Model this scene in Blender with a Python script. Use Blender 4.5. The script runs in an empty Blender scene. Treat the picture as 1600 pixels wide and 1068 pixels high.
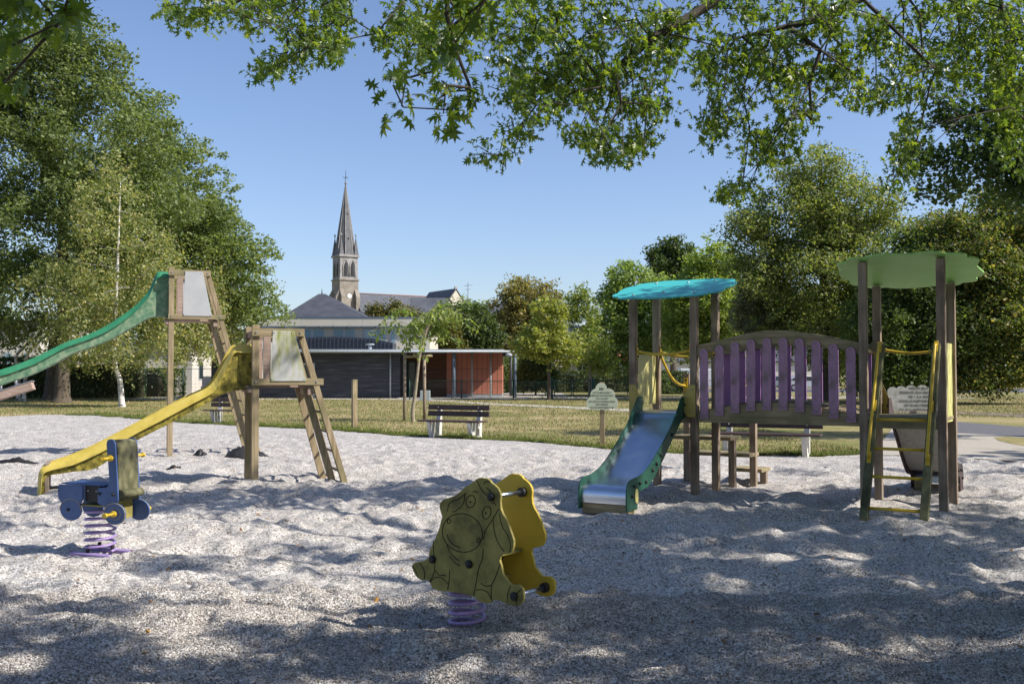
import bpy, math, random
import numpy as np
from mathutils import Vector, Matrix
random.seed(7); rng = np.random.default_rng(11)
PI = math.pi
sc = bpy.context.scene
# ---------------------------------------------------------------- camera
FPX = 1555.56; EYE = 1.6; TH = math.atan(49/FPX)
cam = bpy.data.cameras.new('camera'); cam.lens = 35; cam.sensor_width = 36
cam.clip_start = 0.05; cam.clip_end = 3000
co = bpy.data.objects.new('camera', cam); sc.collection.objects.link(co)
co.location = (0, 0, EYE); co.rotation_euler = (PI/2 + TH, 0, 0); sc.camera = co
# ---------------------------------------------------------------- light
SUN = Vector((0.69, -0.20, 0.66)).normalized()
el = math.asin(SUN.z); az = math.atan2(SUN.x, SUN.y)
w = bpy.data.worlds.new('World'); sc.world = w; w.use_nodes = True
nt = w.node_tree; bg = nt.nodes['Background']
sky = nt.nodes.new('ShaderNodeTexSky'); sky.sky_type = 'NISHITA'; sky.sun_disc = False
sky.sun_elevation = el; sky.sun_rotation = az
sky.air_density = 1.0; sky.dust_density = 0.9; sky.ozone_density = 3.6; sky.altitude = 30
tn = nt.nodes.new('ShaderNodeMix'); tn.data_type = 'RGBA'; tn.blend_type = 'MULTIPLY'; tn.inputs[0].default_value = 1; tn.inputs[7].default_value = (1.07, 1.02, 1.08, 1)
nt.links.new(sky.outputs[0], tn.inputs[6]); nt.links.new(tn.outputs[2], bg.inputs[0]); bg.inputs[1].default_value = 0.112
sl = bpy.data.lights.new('sun', 'SUN'); sl.energy = 5.0; sl.angle = math.radians(0.53); sl.color = (1.0, 0.93, 0.84)
so = bpy.data.objects.new('sun', sl); sc.collection.objects.link(so)
so.rotation_euler = SUN.to_track_quat('Z', 'Y').to_euler(); so.location = SUN*60
sc.view_settings.view_transform = 'Standard'; sc.view_settings.look = 'None'
sc.view_settings.exposure = 0.5; sc.view_settings.gamma = 1.0
cam.dof.use_dof = True; cam.dof.focus_distance = 13; cam.dof.aperture_fstop = 11
sc.cycles.max_bounces = 6; sc.cycles.transparent_max_bounces = 8
# ---------------------------------------------------------------- pixel -> place helpers (photo 1600x1068)
ST, CT = math.sin(TH), math.cos(TH)
def ray(px, py):
    a = (px-800)/FPX; b = (534-py)/FPX
    return Vector((a, CT - b*ST, ST + b*CT))
def at(px, py, Y):
    d = ray(px, py); t = Y/d.y
    return Vector((d.x*t, Y, EYE + d.z*t))
def gnd(px, py, z=0.0):
    d = ray(px, py); t = (z-EYE)/d.z
    return Vector((d.x*t, d.y*t, z))
def hit(px, py, o, n):
    d = ray(px, py); o = Vector(o); n = Vector(n)
    t = (o - Vector((0, 0, EYE))).dot(n)/d.dot(n)
    return Vector((0, 0, EYE)) + d*t
# ---------------------------------------------------------------- noise
_T = rng.random((256, 256))
def vnoise(x, y, s=1.0, o=0):
    x = np.asarray(x, float)/s + 37.3*o; y = np.asarray(y, float)/s + 91.7*o
    xi = np.floor(x).astype(int); yi = np.floor(y).astype(int); fx = x-xi; fy = y-yi
    fx = fx*fx*fx*(fx*(fx*6-15)+10); fy = fy*fy*fy*(fy*(fy*6-15)+10)
    g = lambda i, j: _T[i & 255, j & 255]
    return (g(xi, yi)*(1-fx)+g(xi+1, yi)*fx)*(1-fy) + (g(xi, yi+1)*(1-fx)+g(xi+1, yi+1)*fx)*fy - 0.5
# ---------------------------------------------------------------- materials
def newmat(name):
    m = bpy.data.materials.new(name); m.use_nodes = True
    n = m.node_tree; b = n.nodes['Principled BSDF']
    return m, n, b
def N(n, t, **k):
    x = n.nodes.new(t)
    for a, v in k.items():
        if a.startswith('i_'): x.inputs[a[2:].replace('_', ' ')].default_value = v
        else: setattr(x, a, v)
    return x
def c4(c): return (c[0], c[1], c[2], 1)
def ramp(n, cols, pos=None):
    r = n.nodes.new('ShaderNodeValToRGB'); e = r.color_ramp.elements
    pos = pos or [i/(len(cols)-1) for i in range(len(cols))]
    e[0].position = pos[0]; e[0].color = c4(cols[0]); e[1].position = pos[-1]; e[1].color = c4(cols[-1])
    for p, c in list(zip(pos, cols))[1:-1]:
        q = e.new(p); q.color = c4(c)
    return r
def mapped(n, scale, coord='Object'):
    tc = n.nodes.new('ShaderNodeTexCoord'); mp = n.nodes.new('ShaderNodeMapping')
    mp.inputs['Scale'].default_value = scale; n.links.new(tc.outputs[coord], mp.inputs[0])
    return mp
def mat(name, cols, rough=0.6, scale=(6, 6, 6), detail=6, bump=0.0, bscale=40, spec=0.4, metal=0.0, pos=None, dist=0.0):
    m, n, b = newmat(name)
    b.inputs['Roughness'].default_value = rough; b.inputs['Metallic'].default_value = metal
    b.inputs['Specular IOR Level'].default_value = spec
    if not isinstance(cols[0], (list, tuple)): cols = [tuple(c*0.82 for c in cols), tuple(min(1, c*1.12) for c in cols)]
    mp = mapped(n, scale); no = N(n, 'ShaderNodeTexNoise', i_Scale=1.0, i_Detail=detail, i_Roughness=0.62, i_Distortion=dist)
    n.links.new(mp.outputs[0], no.inputs['Vector'])
    r = ramp(n, cols, pos or [0.3+0.4*i/(len(cols)-1) for i in range(len(cols))])
    n.links.new(no.outputs[0], r.inputs[0]); n.links.new(r.outputs[0], b.inputs['Base Color'])
    if bump:
        mp2 = mapped(n, (bscale,)*3 if not isinstance(bscale, tuple) else bscale)
        n2 = N(n, 'ShaderNodeTexNoise', i_Scale=1.0, i_Detail=4)
        n.links.new(mp2.outputs[0], n2.inputs['Vector'])
        bp = N(n, 'ShaderNodeBump', i_Strength=bump, i_Distance=0.01)
        n.links.new(n2.outputs[0], bp.inputs['Height']); n.links.new(bp.outputs[0], b.inputs['Normal'])
    return m
def wood(name, dark, light, axis='z', rough=0.8, green=None):
    s = {'x': (1.2, 22, 22), 'y': (22, 1.2, 22), 'z': (22, 22, 1.2)}[axis]
    m, n, b = newmat(name); b.inputs['Roughness'].default_value = rough; b.inputs['Specular IOR Level'].default_value = 0.2
    mp = mapped(n, s); no = N(n, 'ShaderNodeTexNoise', i_Scale=1.0, i_Detail=8, i_Roughness=0.6, i_Distortion=0.6)
    n.links.new(mp.outputs[0], no.inputs['Vector'])
    r = ramp(n, [dark, tuple((a+b_)/2 for a, b_ in zip(dark, light)), light], [0.3, 0.5, 0.68]); n.links.new(no.outputs[0], r.inputs[0])
    col = r.outputs[0]
    mp3 = mapped(n, (2.5, 2.5, 2.5)); n3 = N(n, 'ShaderNodeTexNoise', i_Scale=1.0, i_Detail=5); n.links.new(mp3.outputs[0], n3.inputs['Vector'])
    mx = N(n, 'ShaderNodeMix', data_type='RGBA'); g = green or tuple(c*0.6 for c in dark)
    rr = ramp(n, [(0, 0, 0), (1, 1, 1)], [0.48, 0.72]); n.links.new(n3.outputs[0], rr.inputs[0])
    n.links.new(rr.outputs[0], mx.inputs[0]); n.links.new(col, mx.inputs[6]); mx.inputs[7].default_value = c4(g)
    n.links.new(mx.outputs[2], b.inputs['Base Color'])
    bp = N(n, 'ShaderNodeBump', i_Strength=0.35, i_Distance=0.004); n.links.new(no.outputs[0], bp.inputs['Height']); n.links.new(bp.outputs[0], b.inputs['Normal'])
    return m
def leafmat(name, cols, trans=0.35, rough=0.5, tcol=None, spec=0.35):
    m, n, b = newmat(name); out = n.nodes['Material Output']
    ge = n.nodes.new('ShaderNodeNewGeometry'); r = ramp(n, cols)
    n.links.new(ge.outputs['Random Per Island'], r.inputs[0])
    n.links.new(r.outputs[0], b.inputs['Base Color']); b.inputs['Roughness'].default_value = rough; b.inputs['Specular IOR Level'].default_value = spec
    tr = n.nodes.new('ShaderNodeBsdfTranslucent'); mx = n.nodes.new('ShaderNodeMixShader'); mx.inputs[0].default_value = trans
    m2 = N(n, 'ShaderNodeMix', data_type='RGBA', blend_type='MULTIPLY'); m2.inputs[0].default_value = 1
    n.links.new(r.outputs[0], m2.inputs[6]); m2.inputs[7].default_value = c4(tcol or (2.0, 2.1, 0.8))
    n.links.new(m2.outputs[2], tr.inputs[0]); n.links.new(b.outputs[0], mx.inputs[1]); n.links.new(tr.outputs[0], mx.inputs[2])
    n.links.new(mx.outputs[0], out.inputs[0])
    return m
M = {}
M['wood_z'] = wood('weathered_wood_z', (0.17, 0.125, 0.09), (0.38, 0.31, 0.24), 'z', green=(0.13, 0.10, 0.07))
M['wood_x'] = wood('weathered_wood_x', (0.19, 0.15, 0.085), (0.40, 0.335, 0.21), 'x', green=(0.14, 0.14, 0.07))
M['wood_y'] = wood('weathered_wood_y', (0.14, 0.11, 0.07), (0.32, 0.27, 0.19), 'y')
M['tan_z'] = wood('tan_wood_z', (0.18, 0.135, 0.075), (0.42, 0.34, 0.22), 'z', green=(0.19, 0.17, 0.09))
M['tan_x'] = wood('tan_wood_x', (0.18, 0.14, 0.075), (0.40, 0.33, 0.21), 'x', green=(0.19, 0.18, 0.09))
M['tan_y'] = wood('tan_wood_y', (0.20, 0.13, 0.09), (0.45, 0.30, 0.22), 'y', green=(0.24, 0.15, 0.11))
M['pink_x'] = wood('pinkish_wood', (0.26, 0.18, 0.14), (0.44, 0.34, 0.28), 'x', green=(0.30, 0.23, 0.18))
M['rung'] = wood('grey_rung_wood', (0.12, 0.10, 0.07), (0.26, 0.22, 0.16), 'y')
M['yellow_plastic'] = mat('yellow_plastic', [(0.42, 0.33, 0.06), (0.53, 0.42, 0.085), (0.57, 0.47, 0.13)], 0.42, (5, 5, 5), bump=0.1)
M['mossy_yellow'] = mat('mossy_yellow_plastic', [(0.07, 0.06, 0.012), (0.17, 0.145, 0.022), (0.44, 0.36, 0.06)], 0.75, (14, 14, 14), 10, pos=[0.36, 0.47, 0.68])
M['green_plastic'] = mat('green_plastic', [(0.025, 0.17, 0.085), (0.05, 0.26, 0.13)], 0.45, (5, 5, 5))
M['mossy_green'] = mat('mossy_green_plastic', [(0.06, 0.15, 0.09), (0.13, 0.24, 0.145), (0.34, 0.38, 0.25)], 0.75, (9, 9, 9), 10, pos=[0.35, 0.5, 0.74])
M['white_panel'] = mat('white_laminate', [(0.38, 0.40, 0.41), (0.47, 0.48, 0.485)], 0.5, (3, 3, 3))
M['algae_panel'] = mat('algae_stained_laminate', [(0.22, 0.25, 0.06), (0.38, 0.39, 0.25), (0.47, 0.48, 0.46)], 0.6, (9, 9, 2.2), 9, pos=[0.36, 0.46, 0.58])
M['steel'] = mat('polished_steel', [(0.50, 0.56, 0.66), (0.62, 0.68, 0.78)], 0.3, (3, 3, 3), metal=1.0)  # blue cast in the colour stands in for reflected sky
M['galv'] = mat('galvanised_steel', [(0.40, 0.41, 0.43), (0.55, 0.56, 0.58)], 0.4, (20, 20, 20), metal=0.8)
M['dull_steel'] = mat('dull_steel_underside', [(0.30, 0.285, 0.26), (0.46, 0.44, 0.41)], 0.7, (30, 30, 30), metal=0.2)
M['dark_green'] = mat('dark_green_panel', [(0.01, 0.055, 0.038), (0.016, 0.09, 0.06)], 0.5, (5, 5, 5))
M['purple_clean'] = mat('clean_purple_panel', [(0.32, 0.15, 0.38), (0.38, 0.19, 0.46)], 0.5, (5, 5, 5))  # lit copy of the purple: light on the back slats put into the colour
M['purple'] = mat('purple_panel', [(0.21, 0.15, 0.155), (0.38, 0.225, 0.33), (0.48, 0.28, 0.47)], 0.6, (9, 9, 3.5), 9, pos=[0.38, 0.5, 0.68])
M['purple_paint'] = mat('purple_painted_steel', [(0.28, 0.20, 0.42), (0.36, 0.27, 0.52)], 0.4, (8, 8, 8))
M['yellow_paint'] = mat('yellow_painted_steel', [(0.50, 0.33, 0.02), (0.66, 0.47, 0.04)], 0.38, (8, 8, 8))
M['olive_panel'] = mat('ochre_panel', [(0.36, 0.28, 0.06), (0.46, 0.37, 0.10)], 0.5, (5, 5, 5))
M['pale_yellow'] = mat('pale_yellow_panel', [(0.50, 0.46, 0.16), (0.62, 0.58, 0.25)], 0.5, (4, 4, 4))
M['stained_yellow'] = mat('stained_yellow_panel', [(0.10, 0.11, 0.03), (0.42, 0.42, 0.14), (0.62, 0.60, 0.26)], 0.6, (12, 12, 3), 8, pos=[0.35, 0.47, 0.55])
M['turq'] = mat('turquoise_panel', [(0.05, 0.43, 0.42), (0.055, 0.47, 0.46)], 0.45, (2, 2, 2))
M['lime'] = mat('light_green_panel', [(0.30, 0.58, 0.16), (0.35, 0.64, 0.20)], 0.5, (4, 4, 4))
M['green_edge'] = mat('green_panel_edge', (0.06, 0.22, 0.10), 0.5)
M['black'] = mat('black_rubber', (0.018, 0.018, 0.02), 0.55)
M['mossy_rubber'] = mat('mossy_rubber', [(0.03, 0.03, 0.022), (0.09, 0.09, 0.045), (0.22, 0.21, 0.12)], 0.8, (9, 9, 5), pos=[0.35, 0.5, 0.7])
M['blue'] = mat('blue_panel', [(0.045, 0.09, 0.23), (0.07, 0.13, 0.31)], 0.5, (7, 7, 7))
M['olive_moss'] = mat('moss_stained_panel', [(0.13, 0.115, 0.035), (0.26, 0.225, 0.06), (0.38, 0.32, 0.09)], 0.7, (7, 7, 7), 9, pos=[0.33, 0.5, 0.7], bump=0.15, bscale=90)
M['yellow_panel'] = mat('yellow_panel', [(0.44, 0.31, 0.03), (0.62, 0.45, 0.05)], 0.5, (4, 4, 4), 8)
M['groove'] = mat('dark_groove', (0.02, 0.018, 0.01), 0.8)
M['brown_plank'] = mat('brown_bench_plank', [(0.045, 0.028, 0.025), (0.075, 0.05, 0.045)], 0.6, (4, 4, 4))
M['concrete'] = mat('white_concrete', [(0.46, 0.45, 0.41), (0.66, 0.65, 0.61)], 0.9, (9, 9, 9), 9, bump=0.3)
M['cream_sign'] = mat('pale_green_sign', [(0.50, 0.56, 0.40), (0.58, 0.63, 0.47)], 0.5, (6, 6, 6))
M['white_sign'] = mat('worn_white_sign', [(0.33, 0.33, 0.28), (0.60, 0.60, 0.56)], 0.6, (9, 9, 9), 9)
M['ink'] = mat('dark_lettering', (0.04, 0.04, 0.035), 0.7)
M['faded_ink'] = mat('faded_lettering', (0.10, 0.095, 0.08), 0.7)
M['fence_green'] = mat('dark_green_steel', (0.01, 0.05, 0.04), 0.5)
M['bark'] = mat('bark', [(0.05, 0.04, 0.03), (0.14, 0.115, 0.085)], 0.95, (9, 9, 2), 9, bump=0.8, bscale=(30, 30, 8))
M['twig'] = mat('twig_bark', [(0.035, 0.028, 0.02), (0.08, 0.066, 0.05)], 0.9, (9, 9, 9))
M['birch'] = mat('birch_bark', [(0.06, 0.05, 0.045), (0.55, 0.52, 0.48), (0.68, 0.65, 0.6)], 0.8, (3, 3, 12), 6, pos=[0.40, 0.48, 0.6])
M['young_bark'] = mat('pale_bark', [(0.20, 0.17, 0.12), (0.36, 0.31, 0.23)], 0.9, (9, 9, 9))
M['slate'] = mat('slate_roof', [(0.055, 0.06, 0.075), (0.11, 0.12, 0.14)], 0.7, (1.2, 1.2, 1.2), 8)
M['dark_slate'] = mat('dark_slate_roof', [(0.04, 0.044, 0.058), (0.075, 0.08, 0.095)], 0.7, (1.2, 1.2, 1.2), 8)
M['cream_wall'] = mat('cream_render', [(0.50, 0.46, 0.38), (0.58, 0.54, 0.45)], 0.9, (0.7, 0.7, 0.7), 6)
M['white_wall'] = mat('white_render', [(0.55, 0.52, 0.46), (0.64, 0.61, 0.55)], 0.9, (0.7, 0.7, 0.7), 6)
M['grey_metal'] = mat('blue_grey_metal', (0.10, 0.135, 0.17), 0.5)
M['pale_metal'] = mat('pale_grey_metal', (0.38, 0.42, 0.45), 0.5)
M['dark_metal'] = mat('anthracite_metal', (0.035, 0.042, 0.06), 0.5)
M['glass'] = mat('blue_window_glass', [(0.20, 0.30, 0.36), (0.28, 0.40, 0.46)], 0.12, (0.5, 0.5, 0.5), spec=0.8)  # reflected sky is painted into this pale blue
M['dark_glass'] = mat('dark_window_glass', (0.02, 0.035, 0.04), 0.1, spec=0.8)
M['frame_grey'] = mat('grey_window_frame', (0.42, 0.44, 0.45), 0.5)
M['brown_clad'] = mat('brown_timber_cladding', [(0.07, 0.03, 0.018), (0.13, 0.06, 0.035)], 0.8, (1, 1, 14), 6)
M['red_panel'] = mat('terracotta_panel', [(0.46, 0.17, 0.11), (0.52, 0.20, 0.135)], 0.7, (1, 1, 1))
M['roof_tile'] = mat('red_clay_tiles', [(0.24, 0.08, 0.045), (0.40, 0.16, 0.10)], 0.85, (6, 1, 1), 8)
M['stone'] = mat('grey_church_stone', [(0.18, 0.17, 0.16), (0.30, 0.29, 0.285), (0.38, 0.375, 0.375)], 0.95, (0.5, 0.5, 0.5), 10)
M['brown_stone'] = mat('lichen_brown_stone', [(0.18, 0.155, 0.125), (0.31, 0.285, 0.245)], 0.95, (0.6, 0.6, 0.6), 10)
M['spire'] = mat('spire_stone', [(0.09, 0.093, 0.10), (0.17, 0.172, 0.18)], 0.95, (0.8, 0.8, 0.8), 10)
M['dark_hole'] = mat('dark_louvres', (0.03, 0.03, 0.035), 0.8)
M['clock'] = mat('white_clock_face', (0.7, 0.72, 0.74), 0.5)
M['tyre'] = mat('tyre_rubber', (0.02, 0.02, 0.02), 0.8)
for nm, c in (('car_grey', (0.22, 0.25, 0.28)), ('car_white', (0.62, 0.64, 0.66)), ('car_blue', (0.08, 0.14, 0.28))):
    M[nm] = mat(nm, c, 0.3, spec=0.6)
def cladding():
    m, n, b = newmat('black_timber_cladding'); b.inputs['Roughness'].default_value = 0.75
    mp = mapped(n, (0.5, 0.5, 9)); no = N(n, 'ShaderNodeTexNoise', i_Scale=1.0, i_Detail=9, i_Roughness=0.7); n.links.new(mp.outputs[0], no.inputs['Vector'])
    r = ramp(n, [(0.022, 0.025, 0.034), (0.05, 0.055, 0.068), (0.17, 0.17, 0.18)], [0.38, 0.55, 0.72]); n.links.new(no.outputs[0], r.inputs[0]); n.links.new(r.outputs[0], b.inputs['Base Color'])
    return m
M['black_clad'] = cladding()
def gravelmat():
    m, n, b = newmat('white_gravel'); b.inputs['Roughness'].default_value = 0.85; b.inputs['Specular IOR Level'].default_value = 0.25
    mp = mapped(n, (1, 1, 1)); vo = N(n, 'ShaderNodeTexVoronoi', i_Scale=85.0); n.links.new(mp.outputs[0], vo.inputs['Vector'])
    r = ramp(n, [(0.14, 0.125, 0.11), (0.42, 0.395, 0.365), (0.69, 0.665, 0.63), (0.88, 0.855, 0.82)], [0.0, 0.3, 0.65, 1.0])
    sp = n.nodes.new('ShaderNodeSeparateColor'); n.links.new(vo.outputs['Color'], sp.inputs[0]); n.links.new(sp.outputs[0], r.inputs[0])
    no = N(n, 'ShaderNodeTexNoise', i_Scale=2.2, i_Detail=6); n.links.new(mp.outputs[0], no.inputs['Vector'])
    r2 = ramp(n, [(0.80, 0.78, 0.76), (1, 1, 1)], [0.3, 0.62]); n.links.new(no.outputs[0], r2.inputs[0])
    mx = N(n, 'ShaderNodeMix', data_type='RGBA', blend_type='MULTIPLY'); mx.inputs[0].default_value = 1
    n.links.new(r.outputs[0], mx.inputs[6]); n.links.new(r2.outputs[0], mx.inputs[7]); n.links.new(mx.outputs[2], b.inputs['Base Color'])
    inv = N(n, 'ShaderNodeMath', operation='SUBTRACT'); inv.inputs[0].default_value = 1; n.links.new(vo.outputs['Distance'], inv.inputs[1])
    add = N(n, 'ShaderNodeMath', operation='ADD'); n.links.new(inv.outputs[0], add.inputs[0]); n.links.new(sp.outputs[1], add.inputs[1])
    bp = N(n, 'ShaderNodeBump', i_Strength=1.0, i_Distance=0.011); n.links.new(add.outputs[0], bp.inputs['Height'])
    n.links.new(bp.outputs[0], b.inputs['Normal'])
    return m
M['gravel'] = gravelmat()
def lawnmat():
    m, n, b = newmat('dry_lawn'); b.inputs['Roughness'].default_value = 0.95; b.inputs['Specular IOR Level'].default_value = 0.1
    mp = mapped(n, (1, 1, 1))
    n1 = N(n, 'ShaderNodeTexNoise', i_Scale=0.22, i_Detail=8, i_Roughness=0.65); n.links.new(mp.outputs[0], n1.inputs['Vector'])
    n2 = N(n, 'ShaderNodeTexNoise', i_Scale=9.0, i_Detail=8, i_Roughness=0.7); n.links.new(mp.outputs[0], n2.inputs['Vector'])
    ad = N(n, 'ShaderNodeMath', operation='ADD'); n.links.new(n1.outputs[0], ad.inputs[0]); n.links.new(n2.outputs[0], ad.inputs[1])
    r = ramp(n, [(0.10, 0.13, 0.035), (0.19, 0.185, 0.07), (0.30, 0.25, 0.125), (0.38, 0.31, 0.18)], [0.0, 0.42, 0.66, 1.0])
    mr = N(n, 'ShaderNodeMapRange'); mr.inputs[1].default_value = 0.78; mr.inputs[2].default_value = 1.22
    n.links.new(ad.outputs[0], mr.inputs[0]); n.links.new(mr.outputs[0], r.inputs[0]); n.links.new(r.outputs[0], b.inputs['Base Color'])
    bp = N(n, 'ShaderNodeBump', i_Strength=0.7, i_Distance=0.03); n.links.new(n2.outputs[0], bp.inputs['Height']); n.links.new(bp.outputs[0], b.inputs['Normal'])
    return m
M['lawn'] = lawnmat()
M['path'] = mat('pale_path', [(0.40, 0.38, 0.34), (0.52, 0.50, 0.46)], 0.9, (3, 3, 3), 9)
M['asphalt'] = mat('asphalt', [(0.09, 0.09, 0.10), (0.13, 0.13, 0.14)], 0.9, (6, 6, 6), 9)
M['fine_gravel'] = mat('beige_fine_gravel', [(0.30, 0.27, 0.22), (0.44, 0.41, 0.35)], 0.95, (25, 25, 25), 9, bump=0.6, bscale=60)
M['dirt'] = mat('bare_earth', [(0.14, 0.11, 0.08), (0.24, 0.20, 0.15)], 0.95, (3, 3, 3), 9)
M['oak_leaf'] = leafmat('oak_leaves', [(0.045, 0.085, 0.022), (0.08, 0.13, 0.028), (0.15, 0.20, 0.04)], 0.5, 0.34, (2.6, 2.5, 0.7), 0.5)
M['litter'] = leafmat('dry_leaves', [(0.10, 0.05, 0.02), (0.30, 0.14, 0.03), (0.42, 0.24, 0.05)], 0.1, 0.7)
# ---------------------------------------------------------------- object helpers
C = sc.collection
def thing(name, label, cat, loc=(0, 0, 0), rotz=0, group=None, kind=None):
    o = bpy.data.objects.new(name, None); C.objects.link(o); o.empty_display_size = 0.2
    o.location = loc; o.rotation_euler = (0, 0, rotz); o['label'] = label; o['category'] = cat
    if group: o['group'] = group
    if kind: o['kind'] = kind
    return o
def tag(o, label=None, cat=None, group=None, kind=None):
    for k, v in (('label', label), ('category', cat), ('group', group), ('kind', kind)):
        if v: o[k] = v
    return o
def mesh_np(name, V, F, m, parent=None, smooth=False):
    """V (n,3), F (m,k) arrays with constant k"""
    me = bpy.data.meshes.new(name); V = np.asarray(V, np.float32); F = np.asarray(F, np.int32)
    me.vertices.add(len(V)); me.vertices.foreach_set('co', V.ravel())
    k = F.shape[1]; me.loops.add(F.size); me.loops.foreach_set('vertex_index', F.ravel())
    me.polygons.add(len(F)); me.polygons.foreach_set('loop_start', np.arange(len(F), dtype=np.int32)*k)
    me.polygons.foreach_set('use_smooth', np.full(len(F), smooth)); me.update(calc_edges=True)
    me.materials.append(m); o = bpy.data.objects.new(name, me); C.objects.link(o)
    if parent: o.parent = parent
    return o
class MB:
    def __init__(s): s.v = []; s.f = []; s.sm = []
    def add(s, vs, fs, smooth=False):
        k = len(s.v); s.v += [tuple(v) for v in vs]; s.f += [tuple(i+k for i in f) for f in fs]; s.sm += [smooth]*len(fs); return s
    def box(s, a, b):
        (x0, y0, z0), (x1, y1, z1) = a, b
        return s.add([(x0, y0, z0), (x1, y0, z0), (x1, y1, z0), (x0, y1, z0), (x0, y0, z1), (x1, y0, z1), (x1, y1, z1), (x0, y1, z1)],
                     [(0, 3, 2, 1), (4, 5, 6, 7), (0, 1, 5, 4), (1, 2, 6, 5), (2, 3, 7, 6), (3, 0, 4, 7)])
    def beam(s, p, q, wd, h, side=(0, 1, 0)):
        p = Vector(p); q = Vector(q); d = (q-p).normalized(); sd = Vector(side); sd = (sd - d*sd.dot(d)).normalized(); u = d.cross(sd)
        vs = []
        for e in (p, q):
            for a, b in ((-1, -1), (1, -1), (1, 1), (-1, 1)): vs.append(e + sd*(a*wd/2) + u*(b*h/2))
        return s.add(vs, [(0, 1, 2, 3), (7, 6, 5, 4), (0, 4, 5, 1), (1, 5, 6, 2), (2, 6, 7, 3), (3, 7, 4, 0)])
    def tube(s, pts, r, n=8, cap=True, closed=False):
        pts = [Vector(p) for p in pts]; L = len(pts); rs = r if isinstance(r, (list, tuple)) else [r]*L
        up = None; vs = []
        for i, p in enumerate(pts):
            a = pts[max(i-1, 0)]; b = pts[min(i+1, L-1)]; d = (b-a).normalized() if (b-a).length > 1e-9 else Vector((0, 0, 1))
            if up is None: up = d.orthogonal().normalized()
            up = (up - d*up.dot(d)); up = up.normalized() if up.length > 1e-6 else d.orthogonal().normalized(); sd = d.cross(up)
            for k in range(n):
                t = 2*PI*k/n; vs.append(p + (up*math.cos(t) + sd*math.sin(t))*rs[i])
        fs = [(i*n+k, i*n+(k+1) % n, (i+1)*n+(k+1) % n, (i+1)*n+k) for i in range(L-1) for k in range(n)]
        s.add(vs, fs, True)
        if cap: s.f.append(tuple(len(s.v)-len(vs)+k for k in range(n))[::-1]); s.sm.append(False); s.f.append(tuple(len(s.v)-n+k for k in range(n))); s.sm.append(False)
        return s
    def prism(s, pts, off):
        """pts: 3D outline, extruded by off"""
        off = Vector(off); n = len(pts); P = [Vector(p) for p in pts]
        vs = P + [p+off for p in P]
        return s.add(vs, [tuple(range(n))[::-1], tuple(range(n, 2*n))] + [(i, (i+1) % n, n+(i+1) % n, n+i) for i in range(n)])
    def disc(s, c, axis, r, t, n=20, r2=None):
        ax = Vector(axis).normalized(); c = Vector(c)
        return s.tube([c-ax*t/2, c+ax*t/2], [r, r2 if r2 is not None else r], n)
    def sphere(s, c, r, n=10, m=6, sq=(1, 1, 1)):
        vs = []
        for i in range(m+1):
            ph = PI*i/m
            for k in range(n):
                th = 2*PI*k/n; vs.append((c[0]+r*sq[0]*math.sin(ph)*math.cos(th), c[1]+r*sq[1]*math.sin(ph)*math.sin(th), c[2]+r*sq[2]*math.cos(ph)))
        return s.add(vs, [(i*n+k, i*n+(k+1) % n, (i+1)*n+(k+1) % n, (i+1)*n+k) for i in range(m) for k in range(n)], True)
    def build(s, name, m, parent=None, bevel=0, loc=None):
        me = bpy.data.meshes.new(name); me.from_pydata([tuple(v) for v in s.v], [], s.f)
        me.polygons.foreach_set('use_smooth', s.sm); me.validate(); me.update(); me.materials.append(M[m] if isinstance(m, str) else m)
        o = bpy.data.objects.new(name, me); C.objects.link(o)
        if parent: o.parent = parent
        if loc: o.location = loc
        if bevel:
            b = o.modifiers.new('bevel', 'BEVEL'); b.width = bevel; b.segments = 2; b.limit_method = 'ANGLE'; b.angle_limit = math.radians(40)
        return o
def smooth_curve(pts, n=6):
    P = [Vector(p) for p in pts]; out = []
    for i in range(len(P)-1):
        a = P[max(i-1, 0)]; b = P[i]; c = P[i+1]; d = P[min(i+2, len(P)-1)]
        for k in range(n):
            t = k/n; out.append(0.5*((2*b) + (c-a)*t + (2*a-5*b+4*c-d)*t*t + (3*b-a-3*c+d)*t**3))
    out.append(P[-1]); return out
def copy_tree(o, loc=None, rotz=None, parent=None):
    c = o.copy(); C.objects.link(c)
    if parent: c.parent = parent
    if loc is not None: c.location = loc
    if rotz is not None: c.rotation_euler = (0, 0, rotz)
    for ch in list(o.children): copy_tree(ch, parent=c)
    return c
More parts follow.
